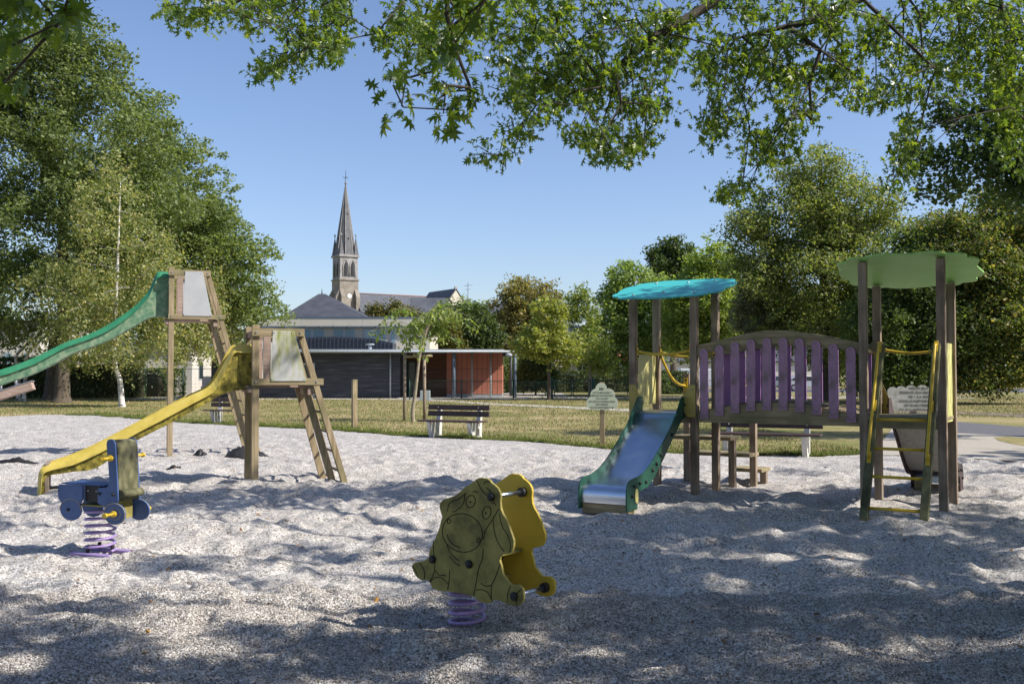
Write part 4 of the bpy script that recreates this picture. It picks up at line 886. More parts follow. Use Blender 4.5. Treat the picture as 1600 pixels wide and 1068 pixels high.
# ================================================================ POSTS AND SIGNS
p = gnd(553.5, 669); t = thing('wooden_post', 'single square wooden post standing alone at the edge of the gravel', 'post', p, 0.5)
MB().box((-0.07, -0.07, -0.3), (0.07, 0.07, 1.42)).build('shaft', 'tan_z', t, 0.01)
def cloud_board(cx, cz, lobes, n=160):
    """union outline of circles, traced outward from the centre"""
    out = []
    for i in range(n):
        a = 2*PI*i/n; d = (math.cos(a), math.sin(a)); best = 0.02
        for (x, z, r) in lobes:
            b = d[0]*x+d[1]*z; q = b*b-(x*x+z*z)+r*r
            if q > 0: best = max(best, b+math.sqrt(q))
        out.append((cx+best*d[0], cz+best*d[1]))
    return out
def text(name, body, size, parent, loc, rot, m, spacing=1.35, shear=0):
    c = bpy.data.curves.new(name, 'FONT'); c.body = body; c.size = size; c.align_x = 'CENTER'; c.align_y = 'CENTER'; c.space_line = spacing; c.extrude = 0.0008
    c.materials.append(M[m]); o = bpy.data.objects.new(name, c); C.objects.link(o); bpy.context.view_layer.update()
    me = bpy.data.meshes.new_from_object(o.evaluated_get(bpy.context.evaluated_depsgraph_get())); bpy.data.objects.remove(o)
    o = bpy.data.objects.new(name, me); C.objects.link(o); o.parent = parent; o.location = loc; o.rotation_euler = rot; return o
g = gnd(941, 694)
t = thing('sign', 'pale green cloud shaped playground rules sign on a wooden post at the lawn edge', 'sign', g, -0.12)
MB().box((-0.055, 0.0, -0.3), (0.055, 0.10, 1.40)).build('post', 'tan_z', t, 0.006)
lob = [(0, -0.02, 0.20), (-0.02, 0.19, 0.125), (-0.13, 0.05, 0.135), (0.14, 0.04, 0.15), (-0.20, -0.13, 0.15), (0.22, -0.13, 0.135), (-0.27, -0.18, 0.085), (0.27, -0.18, 0.08), (0.05, -0.17, 0.13), (-0.08, -0.19, 0.11)]
bd = MB().prism([(a, -0.02, b) for a, b in cloud_board(0, 1.07, lob)], (0, 0.018, 0)).build('board', 'cream_sign', t, 0.002)
text('lettering', 'CETTE AIRE DE JEUX\nRÉSERVÉE AUX ENFANTS\nDE 2 A 8 ANS\nEST SOUS LA SURVEILLANCE\nDES PARENTS\nOU ACCOMPAGNATEURS', 0.046, bd, (0, -0.0225, 1.00), (PI/2, 0, 0), 'ink', 1.45)
MB().box((-0.06, -0.022, 1.225), (-0.045, -0.0202, 1.265)).box((-0.035, -0.022, 1.225), (-0.02, -0.0202, 1.26)).box((-0.01, -0.022, 1.225), (0.005, -0.0202, 1.265)).box((0.015, -0.022, 1.225), (0.03, -0.0202, 1.26)).box((-0.065, -0.022, 1.268), (0.035, -0.0202, 1.273)).build('emblem', 'ink', bd)
bolt = MB().sphere((0, -0.022, 1.335), 0.008, 8, 4).build('bolt', 'galv', t)
c = at(1435, 620, 16.6)
t = thing('sign', 'worn white scallop topped playground rules sign seen behind the right tower ladder', 'sign', (c.x, c.y, 0), -0.10)
lob = [(-0.42, 0.13, 0.085), (-0.28, 0.14, 0.09), (-0.12, 0.145, 0.10), (0.06, 0.15, 0.10), (0.23, 0.14, 0.09), (0.38, 0.13, 0.09)]
zc = c.z; top = []
for i in range(121):
    x = -0.5+1.0*i/120; z = 0.05
    for (lx_, lz, r) in lob:
        if abs(x-lx_) < r: z = max(z, lz-0.04+math.sqrt(r*r-(x-lx_)**2)*0.9)
    top.append((x, zc+z))
bd = MB().prism([(a, -0.02, b) for a, b in [(0.5-0.02, zc-0.23), (0.5, zc-0.05)]+top[::-1]+[(-0.5, zc), (-0.47, zc-0.23)]], (0, 0.018, 0)).build('board', 'white_sign', t, 0.001)
text('lettering', 'AIRE DE JEUX\nRESERVEE AUX ENFANTS\nDE 1 A 6 ANS\nSOUS LA RESPONSABILITE\nDE LEURS PARENTS\nOU ACCOMPAGNATEURS', 0.054, bd, (0.0, -0.0225, zc-0.03), (PI/2, 0, 0), 'faded_ink', 1.32)
MB().box((0.30, 0.0, -0.3), (0.39, 0.09, zc+0.08)).box((-0.12, 0.0, -0.3), (-0.03, 0.09, zc+0.08)).build('post', 'wood_z', t, 0.006)
# ================================================================ YOUNG TREE WITH STAKES
def drooping_tree():
    g = gnd(646, 658.5); H = 4.0
    t = thing('young_tree', 'slender young tree with drooping ferny leaves tied between two stakes', 'tree', g)
    sc_ = g.y/FPX
    pts = [(0, 0, -0.05), (-0.03, 0, 0.3), (0.05, 0, 0.9), (0.13, 0, 1.6), (0.22, 0, 2.3), (0.42, 0, 3.0), (0.52, 0.1, 3.7)]
    MB().tube(smooth_curve(pts, 5), [0.075-0.055*i/30 for i in range(31)], 8).build('trunk', 'young_bark', t)
    tips = []; b = MB(); pos = []
    for k in range(30):
        a = random.random()*2*PI; el_ = random.uniform(0.15, 1.1); ln = random.uniform(0.7, 1.9)*(1-0.3*max(0, el_-0.4)); hz = random.uniform(2.5, 3.5); st_ = Vector((0.25+(hz-2.3)*0.24, 0, hz))
        P = [st_ + Vector((math.cos(a)*1.05, math.sin(a)*0.9, 0))*ln*f + Vector((0, 0, el_*ln*0.6*f + 0.2*math.sin(f*PI*0.8) - 0.45*ln*f**3)) for f in [i/8 for i in range(9)]]
        b.tube(P, [0.014*(1-0.8*i/8) for i in range(9)], 4, cap=False)
        for i in range(3, 9):
            for _ in range(10):
                q = P[i].lerp(P[i-1], random.random()); pos.append(tuple(q + Vector((random.gauss(0, 0.09), random.gauss(0, 0.09), -abs(random.gauss(0, 0.10))))))
    b.build('branches', 'young_bark', t)
    lm = leafmat('ferny_leaves', [(0.10, 0.15, 0.05), (0.17, 0.23, 0.07), (0.30, 0.34, 0.12)], 0.4)
    leaves('crown', np.array(pos), 0.17, QV*np.array([0.6, 1, 1]), QF, lm, t, 0.2, 1.2)
drooping_tree()
g = gnd(632, 657); g2 = gnd(663.5, 656.5)
t = thing('tree_stakes', 'pair of round wooden stakes joined by a top rail beside the young tree', 'tree support', (g.x, g.y, 0), math.atan2(g2.y-g.y, g2.x-g.x)); dd = (Vector(g2)-Vector(g)).length
MB().tube([(0, 0, -0.3), (0, 0, 2.28)], 0.055, 10).build('stake', 'wood_z', t); MB().tube([(dd, 0, -0.3), (dd-0.02, 0, 2.26)], 0.055, 10).build('stake', 'wood_z', t)
MB().tube([(-0.05, -0.08, 2.16), (dd+0.25, -0.08, 2.20)], 0.045, 8).build('rail', 'wood_x', t)
t = thing('utility_box', 'small pale grey cabinet behind the right tree stake', 'cabinet', at(664, 620, 36)*1.0)
t.location.z = 0
MB().box((-0.18, 0, 0.62), (0.18, 0.15, 0.98)).build('door_box', 'pale_metal', t, 0.01); MB().box((-0.04, 0.04, -0.1), (0.04, 0.12, 0.62)).build('stand', 'galv', t)
# ================================================================ SEESAW, BLACK SHEETS
a = at(52, 602, 25); b_ = at(-90, 640, 24.6)
t = thing('seesaw', 'red-brown wooden seesaw plank with grips rising from the left edge under the green slide', 'seesaw', (0, 0, 0))
MB().beam(b_-Vector((0, 0, .1)), a, 0.24, 0.20, (0, 1, 0)).build('plank', 'pink_x', t, 0.01)
MB().beam(b_+Vector((0, 0, .02)), a+Vector((0, 0, 0.115)), 0.26, 0.02, (0, 1, 0)).build('seat_board', 'galv', t, 0.004)
h0 = a.lerp(b_, 0.19)+Vector((0, 0, 0.12)); MB().tube([h0, h0+Vector((-0.03, 0, 0.26))], 0.035, 8).tube([h0+Vector((-0.03, -0.16, 0.27)), h0+Vector((-0.03, 0.16, 0.27))], 0.028, 8).build('grip', 'galv', t)
h0 = a.lerp(b_, 0.36)+Vector((0, 0, 0.10)); MB().tube([h0, h0+Vector((0, 0, 0.22))], 0.03, 8).build('grip', 'galv', t)
m_ = a.lerp(b_, 0.95); MB().box((m_.x-0.15, m_.y-0.15, -0.2), (m_.x+0.15, m_.y+0.15, m_.z)).build('pivot', 'wood_z', t, 0.01)
def rag(label, px, py, L, W, H, seed):
    g = gnd(px, py); n, k = 22, 12; V = []
    for i in range(n):
        for j in range(k):
            u = i/(n-1)-0.5; v = j/(k-1)-0.5; e = max(0, 1-(2*abs(u))**2.5)*max(0, 1-(2*abs(v))**2.5)
            x = L*u*(1+0.3*float(vnoise([v*3], [seed], 1, 3)[0])); y = W*v*(1+0.6*float(vnoise([u*5], [seed+9], 1, 4)[0]))
            V.append((x, y, e*H*(0.5+1.3*abs(float(vnoise([u*7+seed], [v*4], 1, 5)[0]))+0.5*abs(float(vnoise([u*17+seed], [v*9], 1, 6)[0])))*2-0.01+gzf(g.x+x, g.y+y)+0.015))
    F = [(i*k+j, (i+1)*k+j, (i+1)*k+j+1, i*k+j+1) for i in range(n-1) for j in range(k-1)]
    b = MB(); b.add(V, F, True); o = b.build('black_sheeting', 'black', None); o.location = (g.x, g.y, 0); tag(o, label, 'sheeting', 'black sheeting on the gravel')
    s = o.modifiers.new('s', 'SOLIDIFY'); s.thickness = 0.012
rag('largest crumpled heap of black sheeting at the foot of the tall tower ladder', 385, 715, 0.75, 0.45, 0.10, 1)
rag('small crumpled black lump on gravel between the two slide towers', 313, 712, 0.30, 0.22, 0.065, 2)
rag('thin torn strip of black sheeting lying on open gravel under the yellow slide tower', 275, 735, 0.34, 0.14, 0.04, 3)
rag('long low black strip poking from the gravel behind the end of the yellow slide', 25, 727, 0.9, 0.10, 0.035, 4)
# loose pebbles on the nearest gravel
def pebbles():
    n = 260000; d = 3.0+4.2*rng.random(n)**1.25; x = (rng.random(n)*2-1)*(0.55*d+0.15); z = gz(x, d)+0.018
    PV = np.array([(1, 0, 0), (0, 1, 0), (-1, 0, 0), (0, -1, 0), (0, 0, 0.75), (0.55, 0.55, 0.45), (-0.55, 0.55, 0.45), (-0.55, -0.55, 0.45), (0.55, -0.55, 0.45)])
    PF = np.array([(0, 1, 5), (1, 2, 6), (2, 3, 7), (3, 0, 8), (4, 0, 5), (4, 5, 1), (4, 1, 6), (4, 6, 2), (4, 2, 7), (4, 7, 3), (4, 3, 8), (4, 8, 0)])
    Rr = rand_rots(n, 0.6, 0); sz = (0.0030+0.0030*rng.random(n)**1.5); sc3 = np.stack([1+0.5*rng.random(n), 0.8+0.3*rng.random(n), 0.8+0.5*rng.random(n)], -1)
    V = np.einsum('nij,nkj->nki', Rr, PV[None]*sc3[:, None, :])*sz[:, None, None]+np.stack([x, d, z], -1)[:, None, :]
    F = (PF[None]+(np.arange(n)*9)[:, None, None]).reshape(-1, 3)
    o = mesh_np('pebbles', V.reshape(-1, 3), F, leafmat('pebble_stone', [(0.12, 0.105, 0.09), (0.28, 0.25, 0.22), (0.42, 0.385, 0.35), (0.54, 0.51, 0.47), (0.72, 0.69, 0.65)], 0.0, 0.8, spec=0.25), smooth=True)
    tag(o, 'loose pale pebbles covering the nearest gravel', 'pebbles', kind='stuff')
pebbles()
# fallen leaves
def litter():
    n = 900; d = 3.2+18*rng.random(n)**1.2; x = (rng.random(n)*2-1)*0.55*d; z = gz(x, d)+0.018
    R = rand_rots(n, 0.75, 0); V = np.einsum('nij,kj->nki', R, OAK_V*np.array([1, 1, 2.0]))*(0.02+0.05*rng.random(n)**2)[:, None, None]+np.stack([x, d, z], -1)[:, None, :]
    F = (OAK_F[None]+(np.arange(n)*len(OAK_V))[:, None, None]).reshape(-1, 3); o = mesh_np('fallen_leaves', V.reshape(-1, 3), F, M['litter']); tag(o, 'scattered brown and orange oak leaves on the gravel', 'leaf litter', kind='stuff')
litter()
# ================================================================ SCHOOL
def Z(py, Y): return at(800, py, Y).z
def X(px, Y): return at(px, 583, Y).x
def school():
    Y = 64.0; t = thing('school_building', 'low school building with black timber cladding, terracotta panels and flat roof on slim posts', 'school', (0, Y, 0))
    t_ = lambda n, m, a, b, bv=0, par=t: MB().box((a[0], a[1]-Y, a[2]), (b[0], b[1]-Y, b[2])).build(n, m, par, bv)
    x0, x1 = X(330, Y), X(625, Y); zt = Z(552, Y)
    t_('wall', 'black_clad', (x0, Y, -0.1), (x1, Y+9, zt))
    # boards proud of the wall, one course each
    b = MB()
    for i in range(17): b.box((x0+0.01, -0.012, 0.05+i*0.172), (x1-0.005, -0.001, 0.05+i*0.172+0.150))
    b.build('cladding', 'black_clad', t)
    # window at the left part
    xa, xb = X(466, Y), X(492, Y)
    f = t_('window', 'frame_grey', (xa, Y-0.05, 0.05), (xb, Y-0.013, Z(567, Y)))
    t_('pane', 'dark_glass', (xa+0.12, Y-0.056, 0.12), (xb-0.12, Y-0.052, Z(567, Y)-0.12), par=f)
    # recess
    Yr = Y+2.6; xr0, xr1 = X(625, Y), X(785, Yr)
    t_('back_wall', 'brown_clad', (xr0+0.003, Yr, -0.05), (X(698, Yr), Yr+6.4, zt+0.1))
    t_('terracotta_wall', 'red_panel', (X(698, Yr), Yr, 0.22), (xr1, Yr+6.4, zt+0.1))
    t_('plinth', 'pale_metal', (X(698, Yr), Yr+0.02, -0.1), (xr1, Yr+6.3, 0.217))
    b = MB()
    for k in range(1, 11): xx = X(698, Yr)+(xr1-X(698, Yr))*k/11; b.box((xx-0.012, Yr-Y-0.004, 0.22), (xx+0.012, Yr-Y-0.001, zt))
    for zz in (1.0, 1.9): b.box((X(698, Yr)+0.001, Yr-Y-0.0045, zz-0.012), (xr1-0.001, Yr-Y-0.0015, zz+0.012))
    b.build('panel_joint', 'brown_clad', t)
    d = t_('door', 'dark_glass', (X(628, Yr), Yr-0.05, 0), (X(648, Yr), Yr-0.003, 2.35)); 
    b = MB(); xa, xb = X(628, Yr), X(648, Yr)
    b.box((xa-0.06, Yr-Y-0.08, 0), (xa, Yr-Y-0.002, 2.42)).box((xb, Yr-Y-0.08, 0), (xb+0.06, Yr-Y-0.002, 2.42)).box((xa, Yr-Y-0.08, 2.352), (xb, Yr-Y-0.002, 2.42)).box(((xa+xb)/2-0.04, Yr-Y-0.08, 0), ((xa+xb)/2+0.04, Yr-Y-0.052, 2.35))
    b.build('frame', 'fence_green', d)
    # roof slab, fascia and gutter
    xe = X(806, Y-1.4)
    t_('soffit', 'brown_clad', (x0, Y-0.9, zt+0.102), (xe-0.1, Y+9.3, zt+0.16))
    t_('fascia', 'grey_metal', (x0, Y-1.0, zt+0.162), (xe, Y+9.5, Z(548.5, Y)))
    t_('roof', 'pale_metal', (x0, Y-1.05, Z(548.5, Y)+0.003), (X(788, Y), Y+9.5, Z(546, Y)))
    MB().tube([(x0, -1.12, Z(549.5, Y)), (xe, -1.12, Z(549.5, Y))], 0.075, 8).build('gutter', 'pale_metal', t)
    t_('rear_beam', 'dark_metal', (xr1, Y+2.6, zt-0.12), (xe-0.3, Y+2.8, zt+0.10))
    for px, yy, r, m in ((610, Y-0.07, 0.055, 'pale_metal'), (709, Y-0.8, 0.10, 'grey_metal'), (804.5, Y-0.9, 0.11, 'grey_metal'), (737.5, Y+2.2, 0.065, 'pale_metal'), (766.5, Y+2.2, 0.065, 'pale_metal'), (711.5, Y+2.2, 0.05, 'pale_metal'), (798, Y+6, 0.09, 'dark_metal')):
        MB().tube([(X(px, yy), yy-Y, -0.1), (X(px, yy), yy-Y, zt+0.17)], r, 10).build('post', m, t)
    c = at(795, 554.5, Y-1.2); lp = MB().sphere((c.x, c.y-Y, c.z), 0.17, 10, 6, (1.3, 1, 0.8)).build('wall_lamp', 'pale_metal', t)
    c = at(578, 539, Y+3); MB().tube([(c.x, c.y-Y, zt+0.2), (c.x, c.y-Y, c.z)], 0.12, 8).disc((c.x, c.y-Y, c.z+0.05), (0, 0, 1), 0.30, 0.08, 12).build('roof_vent', 'pale_metal', t)
    t_('terrace', 'path', (X(625, Y), Y-1.6, -0.05), (xe+0.8, Y+2.6, 0.05))
    # upper storey behind
    Y2 = 73.0; u = thing('school_building', 'cream upper storey with a row of blue windows rising behind the black timber wing', 'school', (0, Y2, 0))
    q = lambda n, m, a, b, bv=0, par=u: MB().box((a[0], a[1]-Y2, a[2]), (b[0], b[1]-Y2, b[2])).build(n, m, par, bv)
    xl, xr = X(405, Y2), X(671.5, Y2)
    q('wall', 'cream_wall', (xl, Y2, 0), (xr, Y2+9, Z(497, Y2)))
    q('roof_edge', 'grey_metal', (xl-0.03, Y2-0.03, Z(497, Y2)+0.003), (xr+0.1, Y2+9.1, Z(494.5, Y2)))
    q('canopy', 'grey_metal', (xl, Y2-0.30, Z(511.5, Y2)), (xr+0.6, Y2-0.003, Z(509.5, Y2)))
    b = MB()
    for px in (420, 447, 479, 501, 523, 545, 567, 589, 611, 633): b.beam((X(px, Y2), -0.55, Z(510, Y2)-0.02), (X(px, Y2), -0.301, Z(510, Y2)), 0.06, 0.10, (1, 0, 0))
    b.build('canopy_bracket', 'grey_metal', u)
    b = MB()
    for px in (423, 470, 520, 566, 612, 655): b.box((X(px, Y2)-0.012, -0.004, Z(509, Y2)+0.01), (X(px, Y2)+0.012, -0.001, Z(497, Y2)-0.01))
    b.build('panel_joint', 'frame_grey', u)
    for a, c in ((425, 445), (468, 507), (520, 555), (567, 604), (609, 619)):
        f = q('window', 'frame_grey', (X(a, Y2), Y2-0.03, Z(545, Y2)), (X(c, Y2), Y2-0.003, Z(512.5, Y2)))
        k = 2 if c-a > 15 else 1; w_ = (X(c, Y2)-X(a, Y2))/k
        b = MB()
        for i in range(k):
            b.box((X(a, Y2)+w_*i+0.10, -0.038, Z(545, Y2)+0.05), (X(a, Y2)+w_*(i+1)-0.10, -0.033, Z(512.5, Y2)-0.10))
        b.build('pane', 'glass', f)
    b = MB(); n = 26; za, zb = Z(531, 70), Z(526, 70)
    P = [(X(455, 70), -3.0, 2.9)] + [(X(455+158*i/n, 70), -3.0, za + (zb-za)*math.sin(PI*(0.18+0.82*i/n)) - (0.18 if i > n*0.8 else 0)*((i/n-0.8)/0.2)) for i in range(n+1)] + [(X(613, 70), -3.0, 2.9)]
    b.prism(P, (0, 2.4, 0)); tr = b.build('curved_roof_light', 'dark_metal', u)
    b = MB()
    for i in range(0, n+1, 1): x = X(455+158*i/n, 70); b.box((x-0.03, -3.06, 2.95), (x+0.03, -3.003, P[i+1][2]-0.03))
    b.build('standing_seam', 'dark_metal', tr)
    # slate pyramid roof further back
    Y3 = 84; v = thing('hall', 'hall with a broad slate hipped roof standing between the school and the church', 'building', (0, Y3, 0))
    ap = at(503, 459, Y3+6); e1 = at(440, 489, Y3+4); e2 = at(475, 497, Y3); e3 = at(570, 496.5, Y3)
    zE = at(500, 497, Y3).z
    MB().box((X(440, Y3), 0.05, 0), (X(572, Y3), 12, zE)).build('wall', 'cream_wall', v)
    A = (ap.x, 6, ap.z); b = MB(); xs0, xs1 = X(437, Y3), X(575, Y3)
    b.add([(xs0, -0.3, zE+0.003), (xs1, -0.3, zE+0.003), (xs1, 12.3, zE+0.003), (xs0, 12.3, zE+0.003), (A[0]-0.3, 6, A[2]), (A[0]+0.3, 6, A[2])], [(0, 1, 5, 4), (1, 2, 5), (2, 3, 4, 5), (3, 0, 4), (3, 2, 1, 0)])
    rf = b.build('roof', 'dark_slate', v); MB().tube([(A[0], 6, A[2]-0.05), (A[0], 6, A[2]+0.45)], [0.07, 0.02], 6).build('finial', 'dark_metal', rf)
school()
def pale_building():
    # cream school wing at the left, seen receding through the birches
    t = thing('school_wing', 'long cream building with small windows receding behind the birches and the green slide', 'building')
    p0 = Vector((X(300, 72), 72, 0)); p1 = Vector((X(408, 92), 92, 0)); d = (p1-p0).normalized(); L = (p1-p0).length; n = Vector((d.y, -d.x, 0))
    t.location = p0; t.rotation_euler = (0, 0, math.atan2(d.y, d.x))
    MB().box((0, 0, -0.1), (L, 8, 3.6)).build('wall', 'white_wall', t)
    MB().box((-0.3, -0.3, 3.603), (L+0.3, 8.3, 3.9)).build('roof', 'grey_metal', t)
    for i in range(6):
        x = 1.5+i*3.1; f = MB().box((x, -0.02, 1.1), (x+1.1, -0.003, 2.5)).build('window', 'frame_grey', t)
        MB().box((x+0.1, -0.028, 1.2), (x+1.0, -0.023, 2.4)).build('pane', 'dark_glass', f)
    # pale two storey house at far left
    Y = 78; h = thing('house', 'pale pinkish rendered house with blue framed glazed doors at the far left behind the trees', 'house', (0, Y, 0))
    MB().box((X(-60, Y), 0, -0.1), (X(62, Y), 9, 5.4)).build('wall', 'white_wall', h)
    MB().box((X(-66, Y), -0.3, 5.403), (X(66, Y), 9.3, 5.7)).build('roof', 'slate', h)
    for a, c in ((4, 20), (36, 46)):
        f = MB().box((X(a, Y), -0.03, 0.1), (X(c, Y), -0.003, 3.3)).build('window', 'white_wall', h); MB().box((X(a, Y)+0.1, -0.038, 0.2), (X(c, Y)-0.1, -0.033, 3.2)).build('pane', 'glass', f)
    Y = 80; h = thing('play_hall', 'glazed hall with blue bars seen between the oak trunks and the birches', 'building', (0, Y, 0))
    MB().box((X(225, Y), 0, -0.1), (X(298, Y), 8, 3.9)).build('wall', 'pale_metal', h); MB().box((X(222, Y), -0.8, 3.903), (X(302, Y), 8.2, 4.2)).build('roof', 'grey_metal', h)
    for i in range(5):
        a = X(230+13*i, Y); f = MB().box((a, -0.03, 1.4), (a+0.55, -0.003, 3.4)).build('window', 'glass', h)
pale_building()
# ================================================================ CHURCH
def church():
    s = 1.0; Y = 262.0; al = math.radians(33); cx = at(531, 437, Y); 
    t = thing('church', 'grey stone church with tall pointed spire, corner pinnacles and long slate nave roof', 'church', (cx.x, Y, 0), al)
    Wd = 5.3; zz = lambda py: Z(py, Y)
    zc, zl = zz(400), zz(437)
    # local: x along the right face, y along the left face away; nearest corner at the origin
    MB().box((0, 0, 0), (Wd, Wd, zl)).build('tower_base', 'brown_stone', t)
    MB().box((0.12, 0.12, zl+0.35), (Wd-0.12, Wd-0.12, zc)).build('belfry', 'stone', t)
    MB().box((-0.25, -0.25, zl+0.002), (Wd+0.25, Wd+0.25, zl+0.348)).build('string_course', 'brown_stone', t)
    MB().box((-0.22, -0.22, zc+0.002), (Wd+0.22, Wd+0.22, zc+0.55)).build('cornice', 'stone', t)
    # lancets with louvres, on the two visible faces
    def lancet(u, face):
        P = [(-0.52, zl+1.0), (0.52, zl+1.0), (0.52, zl+3.6), (0.40, zl+4.2), (0.2, zl+4.7), (0, zl+5.0), (-0.2, zl+4.7), (-0.40, zl+4.2), (-0.52, zl+3.6)]
        k = 1.0
        mp = (lambda a, b, o: (u+a, 0.12-o, b)) if face == 0 else (lambda a, b, o: (0.12-o, u+a, b))
        off = (0, -0.02, 0) if face == 0 else (-0.02, 0, 0)
        op = MB().prism([mp(a, b, 0.003) for a, b in P], off).build('belfry_opening', 'dark_hole', t)
        big = [(a*1.5, zl+1.0+(b-zl-1.0)*1.12) for a, b in P]
        tb = MB(); pts = [Vector(mp(a, b, 0.05)) for a, b in big[2:]] + []
        tb.tube([Vector(mp(big[1][0], big[1][1], 0.05))]+pts+[Vector(mp(big[0][0], big[0][1], 0.05))], 0.13, 6).build('arch', 'stone', op)
        b2 = MB()
        for i in range(6):
            z = zl+1.3+i*0.45; a0 = Vector(mp(-0.45, z, 0.05)); a1 = Vector(mp(0.45, z, 0.05)); b2.tube([a0, a1], 0.06, 4)
        b2.build('louvre', 'slate', op)
        c = mp(0.80, 0, 0.06)
    for u in (Wd/2-0.95, Wd/2+0.95): lancet(u, 0); lancet(u, 1)
    # spire, octagonal with broad cardinal faces
    zs = zc+0.55; zt = zz(279); r = Wd*0.515; n = 8; c0 = (Wd/2, Wd/2)
    b = MB(); ring = [(c0[0]+r*1.04*math.cos(PI/8+PI/4*i), c0[1]+r*1.04*math.sin(PI/8+PI/4*i), zs) for i in range(n)]
    b.add(ring+[(c0[0], c0[1], zt)], [(i, (i+1) % n, n) for i in range(n)]); sp = b.build('spire', 'spire', t)
    b = MB()
    for i in range(n): b.tube([ring[i], (c0[0], c0[1], zt)], [0.11, 0.04], 4, cap=False)
    b.build('spire_rib', 'stone', sp)
    b = MB()
    for f in (0.22, 0.55):
        for a in (-PI/2, PI): 
            rr = r*(1-f)*0.96; b.sphere((c0[0]+rr*math.cos(a), c0[1]+rr*math.sin(a), zs+(zt-zs)*f), 0.28*(1-f*0.5), 6, 4)
    b.build('spire_light', 'dark_hole', sp)
    MB().tube([(c0[0], c0[1], zt-0.8), (c0[0], c0[1], zt)], [0.3, 0.22], 8).build('spire_cap', 'stone', sp)
    zr = zz(262)
    MB().tube([(c0[0], c0[1], zt-0.1), (c0[0], c0[1], zr)], 0.07, 6).tube([(c0[0]-0.75, c0[1], zr-1.9), (c0[0]+0.75, c0[1], zr-1.9)], 0.07, 6).tube([(c0[0]-0.35, c0[1], zr-2.2), (c0[0]+0.35, c0[1], zr-1.6)], 0.05, 6).build('cross', 'dark_metal', sp)
    # corner pinnacles
    zp = zz(366)
    for x, y in ((0.55, 0.55), (Wd-0.55, 0.55), (0.55, Wd-0.55), (Wd-0.55, Wd-0.55)):
        P = MB(); P.add([(x-0.6, y-0.6, zs), (x+0.6, y-0.6, zs), (x+0.6, y+0.6, zs), (x-0.6, y+0.6, zs), (x, y, zp)], [(0, 1, 4), (1, 2, 4), (2, 3, 4), (3, 0, 4)])
        q = P.build('pinnacle', 'spire', t); MB().sphere((x, y, zp), 0.28, 6, 4).tube([(x, y, zp), (x, y, zp+0.6)], 0.08, 5).tube([(x-0.25, y, zp+0.4), (x+0.25, y, zp+0.4)], 0.06, 4).build('finial', 'stone', q)
    # buttresses
    zb = zz(450)
    for x, y, dx, dy in ((0, 0, 1.1, -0.9), (Wd-1.1, 0, 1.1, -0.9), (0, 0.0, -0.8, 1.0), (0, Wd-1.0, -0.8, 1.0)):
        a = (min(x, x+dx)-0.003, min(y, y+dy)-0.003, 0); c = (max(x, x+dx), max(y, y+dy), zb-1)
        bb = MB()
        if dy < 0:
            bb.prism([(a[0], 0.05, 0), (a[0], dy*1.5, 0), (a[0], dy*1.35, zb-2.2), (a[0], 0.05, zb)], (abs(dx), 0, 0))
        else:
            bb.prism([(0.05, a[1], 0), (dx*1.5, a[1], 0), (dx*1.35, a[1], zb-2.2), (0.05, a[1], zb)], (0, abs(dy), 0))
        bb.build('buttress', 'brown_stone', t)
    zk = zz(461.5); cr = 0.62
    MB().disc((Wd/2+0.1, -0.06, zk), (0, 1, 0), cr, 0.1, 24).build('clock_face', 'clock', t)
    MB().disc((-0.06, Wd/2, zz(466)), (1, 0, 0), 0.5, 0.1, 24).build('clock_face', 'clock', t)
    # nave
    zrg = zz(455.5); ze = zz(487); nl = 34; yr = Wd*0.5
    b = MB(); b.add([(Wd-0.3, yr-5.2, ze), (Wd+nl, yr-5.2, ze), (Wd+nl, yr+5.2, ze), (Wd-0.3, yr+5.2, ze), (Wd-0.3, yr, zrg), (Wd+nl, yr, zrg)], [(0, 1, 5, 4), (2, 3, 4, 5), (1, 2, 5), (3, 0, 4)])
    nv = b.build('nave_roof', 'slate', t); MB().box((Wd-0.2, yr-4.7, 0), (Wd+nl-0.3, yr+4.7, ze-0.01)).build('nave_wall', 'stone', t)
    MB().tube([(Wd-0.2, yr, zrg+0.03), (Wd+nl, yr, zrg+0.03)], 0.13, 5).build('ridge_tiles', 'roof_tile', nv)
    # low porch roof joining the tower foot
    b = MB(); b.add([(-7.5, -1.5, zz(495)), (Wd, -3.5, zz(495)), (Wd, 1, zz(482)), (-1, -0.05, zz(480))], [(0, 1, 2, 3)]); 
    # transept reaching toward the camera on the right
    tx0 = Wd+22.8; h2 = 3.9; yf = -12.5; zt2 = zz(451)+0.2
    b = MB(); b.add([(tx0-h2-0.3, yf-0.15, zt2-5.4), (tx0+h2+0.3, yf-0.15, zt2-5.4), (tx0+h2+0.3, yr, zt2-5.4), (tx0-h2-0.3, yr, zt2-5.4), (tx0, yf-0.15, zt2+0.12), (tx0, yr, zt2+0.12)], [(0, 4, 5, 3), (1, 2, 5, 4)])
    tr = b.build('transept_roof', 'slate', t); so_ = tr.modifiers.new('s', 'SOLIDIFY'); so_.thickness = 0.2; so_.offset = 1
    MB().prism([(tx0-h2, yf, 0), (tx0+h2, yf, 0), (tx0+h2, yf, zt2-5.4), (tx0, yf, zt2-0.1), (tx0-h2, yf, zt2-5.4)], (0, 12.4, 0)).build('transept_gable', 'cream_wall', t)
    MB().box((tx0-0.3, yf-0.1, zt2+0.1), (tx0+0.3, yf+0.4, zt2+0.8)).build('gable_finial', 'stone', t)
church()
